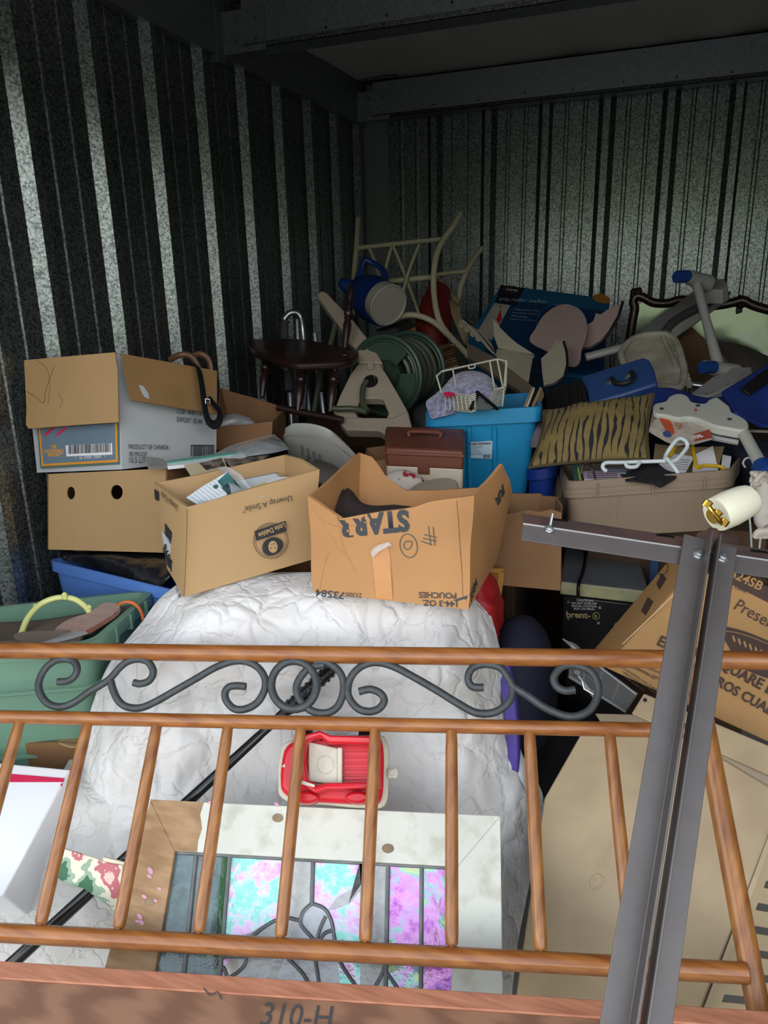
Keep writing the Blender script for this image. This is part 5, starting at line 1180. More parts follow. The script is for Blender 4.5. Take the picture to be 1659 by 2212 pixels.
# A-frame with window: ring between matched outlines
out_ = zc([(1000, 658), (1180, 655), (1240, 740), (1340, 910), (1430, 1070), (1350, 1130), (1200, 1130), (1000, 1130), (880, 1125), (790, 1070), (850, 920), (940, 740)])
in_ = zc([(1060, 950), (1180, 950), (1215, 960), (1240, 1020), (1265, 1080), (1245, 1118), (1180, 1120), (1080, 1120), (1000, 1110), (975, 1070), (1000, 1010), (1020, 960)])
B().ring([HR.at(*p) for p in out_], [HR.at(*p) for p in in_], -HR.n*.04).ob('side_frame', hr, t, bev=.004)
foot = zc([(880, 1125), (1300, 1130), (1430, 1070), (1478, 1262), (1235, 1270), (1180, 1240), (900, 1235), (840, 1165)])
slab(HR, foot, .05, 'foot', hr, t, bev=.006, off=.012)
slab(HR, zc([(655, 90), (670, 55), (700, 42), (740, 60), (960, 290), (1120, 490), (1215, 660), (1000, 655), (1005, 560), (930, 490), (880, 390), (760, 230)]), .05, 'handle_arm', hr, t, bev=.006, off=.008)
slab(HR, zc([(1085, 655), (1140, 655), (1140, 715), (1085, 715)]), .01, 'latch', hr, t, off=.012, bev=.002)
hc = HR.at(*zc([(1110, 808)])[0]); B().lathe(hc, HR.n, [(-.02, .028), (.006, .028), (.010, .025), (.01, .012), (.022, .011)], 24).ob('hub', blk, t)
for a in range(4): B().lathe(hc+(_x*math.cos(a*1.57+.4)+up*math.sin(a*1.57+.4))*.019, HR.n, [(0, .003), (.013, .003)], 8).ob('screw', zinc, t)
B().tube([HR.at(x, y, .02) for x, y in c2(zc([(1085, 830), (1055, 880), (1045, 960), (1055, 1030), (1090, 1090)]), 6, False)], .011, 10).ob('hose_end', hose, t)
B().tube([HR.at(x, y, .03) for x, y in c2(zc([(790, 1075), (860, 1080), (950, 1078), (1030, 1090), (1090, 1110)]), 6, False)], .011, 10).ob('hose_end', hose, t)
# drum: axis runs back from the frame
ax = Vector((.10, .99, .0)).normalized(); dc = C(820, 815, 2.84)
def wheel(cn, r, nm):
    B().lathe(cn, ax, [(0, r*.93), (-.004, r*.96), (-.004, r), (.014, r), (.014, r*.96), (.008, r*.93)], 40).ob(nm, hg, t)
    B().lathe(cn+ax*.003, ax, [(0, r*.30), (.006, r*.30)], 20).ob('wheel_centre', hg, t)
    return cn
n_ = ax; uu = up-(n_*up.dot(n_)); uu.normalize(); vv = n_.cross(uu)
def spoked(cn, r):
    B().tube([cn+(uu*math.cos(a)+vv*math.sin(a))*r for a in [2*math.pi*i/48 for i in range(48)]], .011, 8, closed=True).ob('reel_rim', hg, t)
    B().tube([cn+(uu*math.cos(a)+vv*math.sin(a))*r*.9 for a in [2*math.pi*i/48 for i in range(48)]], .006, 8, closed=True).ob('reel_ring', hg, t)
    for k in range(3):
        a0 = k*2.094+.1; poly = [cn+(uu*math.cos(a)+vv*math.sin(a))*q_ for a, q_ in [(a0-.72, r*.97), (a0-.35, r*.98), (a0, r*.98), (a0+.35, r*.98), (a0+.72, r*.97), (a0+.8, r*.35), (a0-.8, r*.35)]]
        B().prism(poly, ax*.006).ob('reel_spoke', hg, t)
    B().lathe(cn, ax, [(0, r*.42), (.006, r*.42)], 24).ob('reel_centre', hg, t)
spoked(dc+ax*.05, .150); spoked(dc+ax*.28, .150)
for i in range(8):
    for r_ in ((.125, .10) if i % 2 else (.115, .09)):
        B().tube([dc+ax*(.08+i*.024)+(uu*math.cos(a)+vv*math.sin(a))*r_ for a in [2*math.pi*k/32 for k in range(32)]], .011, 7, closed=True).ob('hose_coil', hose, t)
B().lathe(dc+ax*.05, ax, [(0, .06), (.22, .06)], 20).ob('drum', hg, t)
# dark wooden chair turned upside down
t = T('wooden_chair', 'dark turned-leg wooden chair standing against the left wall', 'chair')
dkw = mat('dark mahogany wood', '24110f', rough=.4, var=.15, vs=12, bump=.05, coat=.1)
def z5(pts): return [(520+x/3.95, 620+y/3.95) for x, y in pts]
SEAT = PL((534, 735, 3.05), (771, 762, 2.84), (600, 775, 2.76))
seatp = c2(z5([(60, 450), (160, 440), (300, 440), (500, 440), (700, 470), (900, 520), (1000, 560), (980, 600), (880, 630), (560, 650), (400, 640), (250, 590), (100, 530)]), 4)
slab(SEAT, seatp, .03, 'seat', dkw, t, bev=.01)
def turned(pa, pb, r, nm='leg'):
    pa, pb = C(*pa), C(*pb); Ln = (pb-pa).length
    pf = [(0, .5), (.02, .8), (.10, .9), (.22, 1.0), (.30, .75), (.33, 1.15), (.36, .75), (.38, 1.15), (.41, .75), (.43, 1.2), (.47, 1.2), (.50, .75), (.52, 1.1), (.55, .75), (.62, 1.1), (.75, 1.0), (.90, .75), (1, .55)]
    B().lathe(pa, pb-pa, [(a*Ln, k*r) for a, k in pf], 14).ob(nm, dkw, t, smooth=50)
for a, b in (((579, 745, 2.95), (566, 858, 2.92)), ((656, 768, 2.78), (643, 888, 2.76)), ((727, 766, 2.80), (713, 890, 2.78)), ((700, 744, 3.05), (694, 845, 3.0))): turned(a, b, .0165)
turned((759, 618, 2.88), (745, 752, 2.86), .015, 'back_post')
B().tube(pc([(600, 880, 2.80), (660, 893, 2.76), (740, 908, 2.70)], 4), .014, 8).ob('stretcher', dkw, t)
slab(PL((640, 775, 2.77), (745, 765, 2.80), (642, 790, 2.76)), [(658, 778), (738, 770), (738, 786), (660, 790)], .02, 'apron', dkw, t, bev=.002)
B().lathe(C(560, 745, 3.0), up, [(-.03, .02), (.0, .02)], 10).ob('seat_plug', dkw, t)
B().lathe(C(745, 765, 2.82), up, [(-.04, .022), (.0, .02)], 10).ob('seat_plug', dkw, t)
# walker frame behind it
t = T('walking_frame', 'folded aluminium walking frame with grey grips behind the dark chair', 'walker')
alu = mat('satin aluminium', '8d8f93', rough=.3, metal=.9, var=.05); gr = mat('grey foam grip', '2f3034', rough=.8)
tb([(632, 958, 3.10), (624, 800, 3.12), (614, 705, 3.14), (618, 684, 3.14), (632, 675, 3.14), (648, 682, 3.14), (655, 720, 3.16), (662, 800, 3.16), (668, 890, 3.16)], .013, 'frame_tube', alu, t, 10, 6)
tb([(615, 735, 3.13), (614, 705, 3.14), (616, 692, 3.14)], .018, 'grip', gr, t, 10); tb([(623, 795, 3.09), (625, 845, 3.08)], .021, 'grip', gr, t, 10)
tb([(610, 770, 3.08), (612, 790, 3.08), (622, 800, 3.08)], .014, 'curved_tube', alu, t)
for a, b in (((642, 690, 3.2), (650, 890, 3.2)), ((680, 720, 3.2), (700, 900, 3.2)), ((668, 760, 3.15), (656, 885, 3.1))): tb([a, b], .011, 'upright', alu, t)
tb([(725, 700, 3.0), (712, 750, 2.98), (695, 800, 2.98), (678, 890, 2.95)], .011, 'green_tube', hose, t)
# watering can
t = T('blue_jug', 'blue plastic jug with looped handle on top of the back pile', 'jug')
bp_ = mat('royal blue plastic', '0f2f6e', rough=.45, var=.06)
JP = PL((745, 690, 3.60), (835, 600, 3.62), (760, 600, 3.66))
def z4(pts): return [(660+x/4.1475, 440+y/4.1475) for x, y in pts]
J0, J1 = C(833, 662, 3.42), C(780, 628, 3.62); ja = J1-J0; jl = ja.length
B().lathe(J0, ja, [(.02, .07), (.02, .10), (jl*.5, .108), (jl*.85, .09), (jl*1.0, .06), (jl*1.05, .04)], 30).ob('body', bp_, t)
B().tube(pc([(768, 612, 3.58), (780, 580, 3.60), (789, 561, 3.60), (806, 568, 3.60), (826, 582, 3.58), (833, 600, 3.56), (831, 632, 3.52)], 6), .015, 10, flat=.8).ob('handle', bp_, t)
B().tube(pc([(765, 625, 3.6), (745, 615, 3.6), (733, 608, 3.6)], 4), [.045, .03, .016], 12).ob('spout', bp_, t)
t = T('round_lid', 'white round plastic tub lid facing forward below the blue jug', 'lid')
W0 = C(840, 660, 3.33); wa = (C(833, 655, 3.30)-C(812, 645, 3.42)).normalized(); wa = ((CAM-W0).normalized()*.66+(_x*.93+_y*.35)*.60-up*.40).normalized()
wgm = mat('grey white lid plastic', '98948b', rough=.5, var=.06)
B().lathe(W0, wa, [(-.055, .07), (-.055, .092), (0, .096), (.003, .09), (-.003, .085), (-.003, .002)], 36, ref=up).ob('lid', wgm, t, smooth=30)
B().lathe(W0+up*.045+wa*-.002, wa, [(0, .008), (.002, .008)], 6).ob('moulded_mark', beiged, t)
# cream tubular chair
t = T('garden_chair', 'cream tubular metal garden chair frame tipped up on the back pile', 'chair')
cm = mat('cream enamelled tube', 'a39e84', rough=.35, var=.06)
S = [([(773, 472, 3.85), (770, 530, 3.80), (765, 592, 3.75), (762, 680, 3.70)], .0135, 'back_post'), ([(995, 461, 3.60), (978, 490, 3.58), (959, 516, 3.56), (944, 548, 3.54), (937, 590, 3.52), (938, 640, 3.50), (948, 690, 3.46), (968, 722, 3.42), (1013, 769, 3.34)], .0145, 'back_post'),
     ([(770, 536, 3.80), (860, 526, 3.70), (958, 516, 3.56)], .0115, 'top_rail'), ([(849, 692, 3.42), (870, 682, 3.44), (898, 681, 3.45), (930, 692, 3.46), (952, 708, 3.44), (966, 722, 3.42)], .014, 'leg'),
     ([(835, 608, 3.70), (880, 604, 3.66), (938, 598, 3.62)], .0135, 'seat_rail'), ([(940, 594, 3.72), (975, 589, 3.74), (1008, 586, 3.76)], .010, 'rear_rail'), ([(1041, 536, 3.85), (1022, 562, 3.82), (1006, 592, 3.78), (993, 628, 3.75), (988, 680, 3.70), (986, 705, 3.68)], .0135, 'rear_post'),
     ([(850, 533, 3.72), (876, 598, 3.65), (905, 679, 3.50)], .008, 'brace'), ([(906, 527, 3.66), (885, 580, 3.62), (868, 640, 3.58)], .008, 'brace'), ([(846, 533, 3.73), (838, 560, 3.72), (832, 585, 3.71)], .008, 'brace'), ([(798, 538, 3.78), (806, 556, 3.76), (820, 600, 3.74)], .008, 'brace')]
for pts, r, nm in S: tb(pts, r, nm, cm, t, 12, 6)
B().lathe(C(1010, 766, 3.34), C(1016, 772, 3.33)-C(1010, 766, 3.34), [(0, .017), (.02, .017)], 12).ob('foot_cap', cm, t)
# drying rack
t = T('drying_rack', 'folded wooden drying rack with wrapped hinges behind the cream chair', 'drying rack')
for k in range(7): tb([(950+k*5, 615+k*5, 3.66), (978+k*4, 680+k*4, 3.58), (1004+k*2.6, 742+k*1.5, 3.50)], .005, 'rod', mat('pale dowel', '8c7f64', rough=.6), t, 6, 3)
tb([(945, 600, 3.66), (962, 618, 3.65), (982, 645, 3.62), (994, 655, 3.60)], .014, 'wrapped_bar', mat('taped bar', '776a53', rough=.8, var=.25, vs=30), t, 8); tb([(838, 612, 3.80), (880, 603, 3.78), (930, 600, 3.75)], .014, 'wrapped_bar', mat('taped bar', '776a53'), t, 8)
# red bag, box, folders
rdk = mat('dark red fabric', '640f08', rough=.7, var=.2, vs=8, bump=.5, bs=14)
t = T('red_bag', 'dark red fabric bag hanging inside the cream chair frame', 'bag')
sheet([[(925, 640, 3.66), (945, 622, 3.66), (962, 640, 3.66)], [(915, 690, 3.62), (938, 680, 3.58), (960, 680, 3.62)], [(910, 730, 3.60), (932, 730, 3.55), (948, 735, 3.60)], [(912, 752, 3.60), (925, 756, 3.57), (940, 755, 3.60)]], 'bag', rdk, t, amp=.02, fs=9, thick=.05)
t = T('amber_box', 'amber cardboard box with a grey checked top behind the hose reel', 'box')
amb = mat('amber board', '8a5a24', rough=.6, var=.06); chk = mat('grey checked print', '4c4e4c', rough=.6, var=.4, vs=10, lo=.48, hi=.52)
AP = PL((850, 735, 3.32), (900, 712, 3.36), (870, 800, 3.25))
slab(AP, [(838, 738), (897, 705), (916, 790), (852, 800)], .10, 'body', amb, t, bev=.003); slab(PL((815, 715, 3.45), (895, 690, 3.50), (842, 738, 3.31)), [(812, 712), (885, 688), (898, 706), (838, 738)], .008, 'top', chk, t)
t = T('folder_pile', 'fanned pile of brown folders below the red bag', 'folders')
for i in range(9):
    x0 = 922-i*1; y0 = 800-i*5.5; P_ = PL((x0, y0, 3.20+i*.008), (985, y0-14, 3.22+i*.008), (x0+15, y0-8, 3.32+i*.01)); slab(P_, [(x0-i, y0), (x0+8, y0-9), (985, y0-22+i), (990-i*2, y0-12), (960, y0-5)], .006, 'folder', [cardd, mat('umber card', '5d4326', rough=.8), mat('ochre card', '7b5c33', rough=.8)][i % 3], t)
t = T('quilted_pouch', 'grey quilted pouch on the heap between the hose reel and the azure tote', 'pouch')
B().grid(cloth([[(895, 880, 2.95), (915, 872, 2.95), (935, 876, 2.95)], [(892, 905, 2.88), (915, 900, 2.84), (940, 905, 2.85)], [(895, 940, 2.85), (915, 940, 2.80), (940, 940, 2.80)]], amp=.01, fs=20)).ob('pouch', mat('grey quilted nylon', '3f4144', rough=.7, bump=.4), t, smooth=180, solid=.03)
# big product carton
t = T('walker_carton', 'blue printed product carton leaning against the back wall', 'box')
nb1 = mat('petrol blue carton', '0f4766', rough=.45, var=.05); nb2 = mat('dark navy carton', '10151f', rough=.45, var=.05); bgr = mat('carton photo print', '8b8780', rough=.5, var=.1)
WP = PL((1083, 615, 3.66), (1316, 645, 3.50), (1040, 735, 3.42))
slab(WP, [(1083, 615), (1318, 645), (1300, 820), (1010, 790), (1012, 725)], .12, 'body', nb1, t, bev=.003)
decal(WP, [(1082, 616), (1134, 622), (1114, 661), (1070, 653)], 'dark_corner', nb2, t); decal(WP, [(1068, 655), (1102, 660), (1062, 735), (1028, 722)], 'photo_panel', bgr, t)
decal(WP, [(1072, 690), (1082, 668), (1084, 690), (1078, 700)], 'photo_figure', redf, t, off=.002); decal(WP, ell(1081, 663, 3, 3.5, 0, 10), 'photo_head', mat('photo skin tone', '8a6654', rough=.6), t, off=.002)
decal(WP, [(1105, 650), (1314, 672), (1303, 815), (1030, 780), (1065, 735)], 'lower_panel', mat('deep blue carton', '0c2b4d', rough=.45, var=.05), t, off=.0008)
wt = mat('grey white print', '8f9698', rough=.5)
txt('Carex', WP, (1092, 628), (1120, 631), wt, t, off=.003, bold=.03, asp=1.2); txt('trio roller walker', WP, (1078, 650), (1183, 656), wt, t, off=.003, asp=1.2, shear=.2)
B().tube([WP.at(x, y, .003) for x, y in ell(1104, 626, 16, 8, 8, 20)], .0015, 5, closed=True).ob('logo_swoosh', mat('logo red', '7a1020', rough=.5), t)
for i, s in enumerate(('weighs under 14 lbs', 'ideal walk for transport', 'and storage', 'supports up to 250 lbs')): txt(s, WP, (1110-i*3, 670+i*7), (1165-i*3-(20 if i == 2 else 0), 674+i*7), wt, t, off=.003)
decal(WP, c2([(1280, 640), (1300, 636), (1316, 645), (1314, 656), (1288, 652)], 3), 'orange_sticker', mat('faded orange label', '9b6a24', rough=.5), t, off=.003)
B().tube([WP.at(x, y, .003) for x, y in ell(1200, 705, 42, 46, 0, 30)], .002, 5, closed=True).ob('photo_wheel', mat('pale blue print', '28577a', rough=.5), t)
# fabric shark
sk = mat('beige felt', '8a8575', rough=.9, var=.05, bump=.3, bs=60); skp = mat('dusty pink felt', '8f7c77', rough=.9, var=.05, vs=4, bump=.3, bs=60); pip = mat('black piping', '0f0f10', rough=.6)
t = T('cloth_toy', 'flat toy of beige and dusty pink cloth panels with a toothed edge', 'toy')
def z3(pts): return [(980+x/3.95, 600+y/3.95) for x, y in pts]
def felt(nm, poly, m, a, b, c, th=.006, curve=True):
    P_ = PL(a, b, c); pp = c2(poly, 4) if curve else poly
    slab(P_, pp, th, nm, m, t); 
    return P_
felt('pink_panel', z3([(650, 540), (700, 430), (760, 330), (860, 250), (960, 225), (1060, 260), (1120, 330), (1140, 430), (1120, 540), (1090, 620), (1080, 700), (1040, 750), (960, 740), (900, 690), (800, 625)]), skp, (1145, 735, 3.18), (1265, 700, 3.12), (1200, 665, 3.25))
felt('tail_panel', z3([(1090, 600), (1110, 480), (1140, 400), (1190, 370), (1215, 300), (1250, 315), (1330, 260), (1440, 215), (1400, 340), (1320, 470), (1260, 545), (1170, 600)]), skp, (1255, 745, 3.14), (1345, 655, 3.14), (1280, 690, 3.17), curve=False)
B().tube([PL((1255, 745, 3.14), (1345, 655, 3.14), (1280, 690, 3.17)).at(x, y, .002) for x, y in z3([(1445, 205), (1410, 330), (1325, 475), (1262, 548), (1170, 603), (1095, 612)])], .006, 6).ob('piping', pip, t)
felt('fin_panel', z3([(335, 350), (350, 365), (400, 430), (470, 500), (540, 560), (690, 655), (600, 640), (480, 620), (380, 600), (345, 500)]), sk, (1065, 690, 3.10), (1150, 765, 3.0), (1075, 750, 3.05), curve=False)
felt('side_panel', z3([(370, 610), (500, 620), (690, 665), (660, 760), (640, 890), (560, 850), (420, 720), (360, 660)]), sk, (1075, 750, 3.02), (1150, 770, 2.98), (1140, 825, 2.85), curve=False)
felt('front_fin', z3([(745, 690), (800, 640), (860, 560), (880, 510), (900, 545), (940, 545), (965, 640), (970, 740), (940, 850), (860, 910), (770, 930), (755, 800)]), sk, (1172, 775, 2.92), (1222, 745, 2.92), (1175, 832, 2.82), curve=False)
FPp = PL((1172, 775, 2.92), (1222, 745, 2.92), (1175, 832, 2.82)); B().tube([FPp.at(x, y, .002) for x, y in z3([(940, 548), (966, 640), (972, 740), (945, 850), (862, 912), (775, 932)])], .005, 6).ob('piping', pip, t)
felt('jaw_panel', z3([(80, 355), (130, 400), (240, 460), (320, 560), (370, 665), (300, 600), (180, 460)]), sk, (1000, 690, 3.1), (1070, 765, 3.0), (1030, 700, 3.12), curve=False)
JPp = PL((995, 700, 3.09), (1040, 735, 3.05), (1000, 690, 3.12))
for i in range(4):
    x, y = 1000+i*12, 693+i*10
    slab(JPp, [(x-3, y-3), (x+6, y+6), (x+4, y+12), (x-2, y+13), (x-8, y+8), (x-9, y+2)], .006, 'tooth', sk, t)
B().tube([JPp.at(x, y, .002) for x, y in ((1002, 690), (1035, 722), (1072, 768))], .005, 6).ob('piping', pip, t)
for x in (1148, 1158, 1166): B().tube([C(x+4, 775, 2.97), C(x-2, 800, 2.92), C(x-4, 828, 2.86)], .004, 6).ob('lacing', pip, t)
# slab of brown board below the toy
t = T('grey_board', 'long grey-brown board sloping under the cloth toy', 'board')
slab(PL((1010, 735, 3.15), (1150, 830, 2.80), (1000, 760, 3.1)), [(1008, 740), (1075, 775), (1150, 835), (1130, 850), (1010, 770)], .02, 'board', mat('grey brown board', '5b5144', rough=.8), t)
# mirror
t = T('ornate_mirror', 'large dresser mirror in a carved dark wood frame against the back wall', 'mirror')
mir = mat('aged mirror glass', '858c88', rough=.14, metal=1, var=.08, vs=2, bump=.25, bs=2.5, dist=.02)
carv = mat('carved dark walnut', '2b1a10', rough=.35, var=.25, vs=25, bump=.6, bs=60, coat=.2)
MRo = PL((1375, 640, 3.58), (1659, 672, 3.42), (1365, 760, 3.655))
def z6(pts): return [(1320+x/4.894, 570+y/4.894) for x, y in pts]
gl = c2(z6([(285, 450), (350, 400), (450, 440), (600, 450), (740, 420), (900, 440), (1100, 480), (1300, 450), (1420, 450), (1560, 500), (1800, 560), (1800, 1300), (230, 900), (230, 780), (265, 500)]), 3)
slab(MRo, gl, .008, 'mirror_glass', mir, t)
B().tube([MRo.at(x, y, .008) for x, y in c2(z6([(195, 860), (205, 740), (235, 560), (250, 470), (235, 400), (270, 340), (350, 360), (450, 410), (600, 415), (740, 380), (900, 400), (1050, 440), (1180, 430), (1280, 410), (1390, 385), (1480, 430), (1600, 470), (1800, 520)]), 6, False)], .021, 10).ob('frame_moulding', carv, t)
rnd = random.Random(4)
for cx, cy, n_o, sp_ in ((1376, 634, 14, 11), (1601, 653, 14, 16)):
    for k in range(n_o):
        a = k*.9; p = MRo.at(cx+math.cos(a)*sp_*rnd.uniform(.3, 1), cy+math.sin(a)*9*rnd.uniform(.3, 1), .015)
        B().lathe(p-MRo.n*.01, MRo.n, [(0, .004), (.004, .014), (.012, .011), (.018, .002)], 9, sx=1.3).ob('carved_leaf', carv, t)
for k in range(8): x, y = 1362+k*1.5, 735-k*11; B().lathe(MRo.at(x, y, .012), MRo.n, [(0, .014), (.01, .009), (.014, .002)], 8).ob('carved_leaf', carv, t)
B().bx(MRo.at(1597, 665, .012), _x*.012, _y*.005, up*.02).ob('glass_clip', carv, t)
# bath bench
t = T('bath_bench', 'grey plastic bath transfer bench upside down with blue leg tips', 'bench')
gp = mat('grey white plastic bench', '8d8d8a', rough=.45, var=.05, vs=7); blt = mat('blue rubber tip', '123a78', rough=.5, var=.05)
def limb(pts, r, nm='leg', m=None, flat=1): return B().tube(pc(pts, 6) if len(pts) > 2 else [C(*p) for p in pts], r, 14, flat=flat).ob(nm, m or gp, t)
limb([(1485, 597, 2.95), (1500, 603, 2.97), (1530, 612, 3.0)], [.026, .03, .034]); limb([(1461, 598, 2.93), (1486, 597, 2.95)], .024, 'blue_tip', blt)
limb([(1503, 605, 2.97), (1525, 690, 2.92), (1552, 790, 2.86)], [.02, .017, .023], 'cross_strut')
limb([(1520, 793, 2.82), (1545, 797, 2.84), (1590, 805, 2.86)], [.026, .028, .032]); limb([(1518, 794, 2.80), (1542, 793, 2.82)], .024, 'blue_tip', blt)
slab(PL((1520, 620, 3.05), (1570, 605, 3.05), (1525, 630, 3.0)), [(1515, 604), (1565, 601), (1573, 618), (1560, 626), (1520, 626)], .06, 'corner_bracket', gp, t, bev=.005)
U_ = PL((1495, 845, 2.72), (1625, 795, 2.80), (1560, 800, 2.92))
slab(PL((1500, 855, 2.68), (1628, 805, 2.74), (1540, 812, 2.80)), [(1492, 850), (1540, 812), (1570, 806), (1580, 794), (1624, 792), (1628, 810), (1600, 824), (1530, 856)], .05, 'skirt', gp, t, bev=.006)
for x, y in ((1570, 831), (1603, 812), (1602, 822), (1547, 818), (1527, 852)): B().lathe(PL((1500, 855, 2.68), (1628, 805, 2.74), (1540, 812, 2.80)).at(x, y), -_y, [(0, .005), (.004, .004)], 8).ob('rivet', zinc, t)
slab(PL((1400, 720, 3.25), (1560, 640, 3.2), (1420, 700, 3.3)), [(1370, 725), (1500, 625), (1560, 612), (1572, 624), (1480, 690), (1420, 730), (1375, 740)], .05, 'side_board', gp, t, bev=.01)
limb([(1437, 718, 3.15), (1450, 700, 3.16), (1480, 680, 3.18), (1560, 635, 3.2), (1572, 628, 3.2)], .02, 'steel_tube', alu)
limb([(1475, 828, 2.85), (1560, 840, 2.8)], .014, 'steel_tube', alu)
limb([(1265, 772, 3.0), (1330, 755, 2.98), (1400, 735, 2.98)], .028, 'rear_leg', flat=.6)
# round seat
t = T('shower_seat', 'round off-white shower seat with scalloped edge standing on its rim', 'seat')
osw = mat('stained off white plastic', '8f8b7e', rough=.6, var=.12, vs=16, rgb2='767266')
STP = PL((1340, 800, 2.88), (1480, 800, 2.80), (1420, 725, 2.95))
cont = c2(z6([(90, 1000), (110, 900), (200, 800), (330, 755), (450, 740), (590, 745), (680, 800), (730, 900), (760, 1010), (790, 1130), (780, 1250), (730, 1340), (600, 1330), (400, 1310), (200, 1200)]), 4)
slab(STP, cont, .03, 'seat_disc', osw, t, bev=.008)
cx_ = sum(p[0] for p in cont)/len(cont); cy_ = sum(p[1] for p in cont)/len(cont)
B().tube([STP.at(cx_+(x-cx_)*.94, cy_+(y-cy_)*.94, .004) for x, y in cont], .014, 8, closed=True).ob('raised_rim', osw, t)
B().tube([STP.at(x, y, .006) for x, y in c2(z6([(545, 780), (570, 830), (600, 900), (650, 1000), (690, 1110)]), 4, False)], .009, 8).ob('raised_bar', osw, t)
for k in range(12):
    a = z6([(600+k*16, 770+k*46)])[0]; B().lathe(STP.at(a[0]+10, a[1], -.006), STP.n, [(0, .014), (.012, .012)], 8).ob('scallop', osw, t)
for x, y in z6([(380, 930), (490, 990), (570, 1180), (470, 1130)]): B().lathe(STP.at(x, y, .0), STP.n, [(0, .005), (.002, .005)], 8).ob('drain_hole', beiged, t)
# cardboard behind
t = T('leaning_cardboard', 'plain brown sheet of cardboard leaning on the mirror', 'cardboard')
slab(PL((1480, 695, 3.3), (1570, 800, 3.1), (1480, 830, 3.15)), [(1440, 720), (1482, 695), (1570, 775), (1600, 830), (1530, 838), (1470, 830), (1450, 790)], .008, 'sheet', mat('dark kraft board', '5a432d', rough=.85, var=.06), t)  # one dark kraft brown over the whole sheet
t = T('grey_cloth', 'grey-brown cloth heap at the foot of the mirror', 'cloth')
sheet([[(1550, 745, 3.3), (1600, 755, 3.25), (1680, 790, 3.2)], [(1560, 780, 3.2), (1620, 790, 3.15), (1690, 820, 3.1)], [(1570, 830, 3.1), (1630, 840, 3.05), (1690, 850, 3.0)]], 'cloth', mat('grey brown cloth', '423b33', rough=.9), t, amp=.02, thick=.02)
# blue accordion case
t = T('accordion_file', 'blue expanding file case with black pleats and a handle on the cushion', 'case')
acb = mat('denim blue vinyl', '24406f', rough=.45, var=.06, vs=7); 
AC = PL((1255, 815, 2.62), (1405, 772, 2.54), (1270, 872, 2.50))
slab(AC, [(1253, 813), (1390, 771), (1402, 776), (1412, 795), (1420, 828), (1345, 852), (1273, 872), (1268, 840)], .10, 'cover', acb, t, bev=.008, off=.0)
for k in range(9):
    x0, x1 = 1177+k*9.5, 1186+k*9.5; y0 = 838-(k*2.8); slab(AC, [(x0, y0), (x1, y0-2.5), (x1+6, y0+52-2.5*k*.3), (x0+6, y0+55-2.5*k*.3)], .09, 'pleat', pip, t, off=-.006-(k % 2)*.006)
for x, y in ((1319, 826), (1358, 813)): slab(AC, [(x-11, y-1), (x+9, y-7), (x+11, y-1), (x-9, y+5)], .004, 'buckle', zinc, t, off=.004, bev=.001); B().lathe(AC.at(x, y-1, .004), AC.n, [(0, .007), (.006, .006)], 10).ob('rivet', zinc, t)
B().tube([AC.at(x, y, .02) for x, y in c2([(1324, 827), (1331, 836), (1348, 839), (1363, 834), (1370, 822), (1366, 813)], 5, False)], .008, 8).ob('handle', pip, t)
# tiger cushion
def tiger():
    m = mat('olive brown cloth', '6f5f36', rough=.9, var=.08, vs=60, bump=.4, bs=150)
    n = m.node_tree.nodes; l = m.node_tree.links; b = n['Principled BSDF']; rp = n[m['ramp']]
    tc = n.new('ShaderNodeTexCoord'); mp = n.new('ShaderNodeMapping'); mp.inputs['Scale'].default_value = (1, .25, .28); l.new(tc.outputs['Object'], mp.inputs[0])
    wv = n.new('ShaderNodeTexWave'); wv.inputs['Scale'].default_value = 16; wv.inputs['Distortion'].default_value = 7; wv.inputs['Detail'].default_value = 2.5; wv.inputs['Detail Scale'].default_value = 1.6; wv.bands_direction = 'X'
    l.new(mp.outputs[0], wv.inputs[0]); nz = n.new('ShaderNodeTexNoise'); nz.inputs['Scale'].default_value = 14; l.new(tc.outputs['Object'], nz.inputs[0])
    a = n.new('ShaderNodeMath'); a.operation = 'MULTIPLY_ADD'; a.inputs[1].default_value = 1.1; l.new(nz.outputs[0], a.inputs[0]); l.new(wv.outputs['Fac'], a.inputs[2])
    r = n.new('ShaderNodeValToRGB'); r.color_ramp.elements[0].position = .62; r.color_ramp.elements[1].position = .72; l.new(a.outputs[0], r.inputs[0])
    mx = n.new('ShaderNodeMix'); mx.data_type = 'RGBA'; l.new(r.outputs[0], mx.inputs['Factor']); mx.inputs[6].default_value = (.008, .008, .012, 1); l.new(rp.outputs[0], mx.inputs[7]); l.new(mx.outputs[2], b.inputs['Base Color'])
    return m
t = T('striped_cushion', 'olive brown cushion with black tiger stripes above the taupe bin', 'cushion')
cc = [C(1175, 893, 2.34), C(1413, 851, 2.26), C(1402, 992, 2.06), C(1143, 1010, 2.12)]
cc[0] = C(1176, 888, 2.34)
nn_ = (cc[1]-cc[0]).cross(cc[3]-cc[0]).normalized(); nn_ = nn_ if nn_.dot(CAM-cc[0]) > 0 else -nn_
n = 30; G = []; G2 = []
for i in range(n+1):
    v = i/n; r = []; r2 = []
    for j in range(n+1):
        u = j/n; pu = u+.035*math.sin(math.pi*v)*(1-2*u)*1.0; pv = v+.04*math.sin(math.pi*u)*(1-2*v)
        p = cc[0].lerp(cc[1], pu).lerp(cc[3].lerp(cc[2], pu), pv)
        h = .065*(max(0, math.sin(math.pi*u)*math.sin(math.pi*v)))**.55; w_ = .006*noise.noise(p*18)*min(1, h*40)
        r.append(p+nn_*(h+w_)); r2.append(p-nn_*h*.8)
    G.append(r); G2.append(r2)
B().grid(G).grid(G2).ob('cover', tiger(), t, smooth=180)
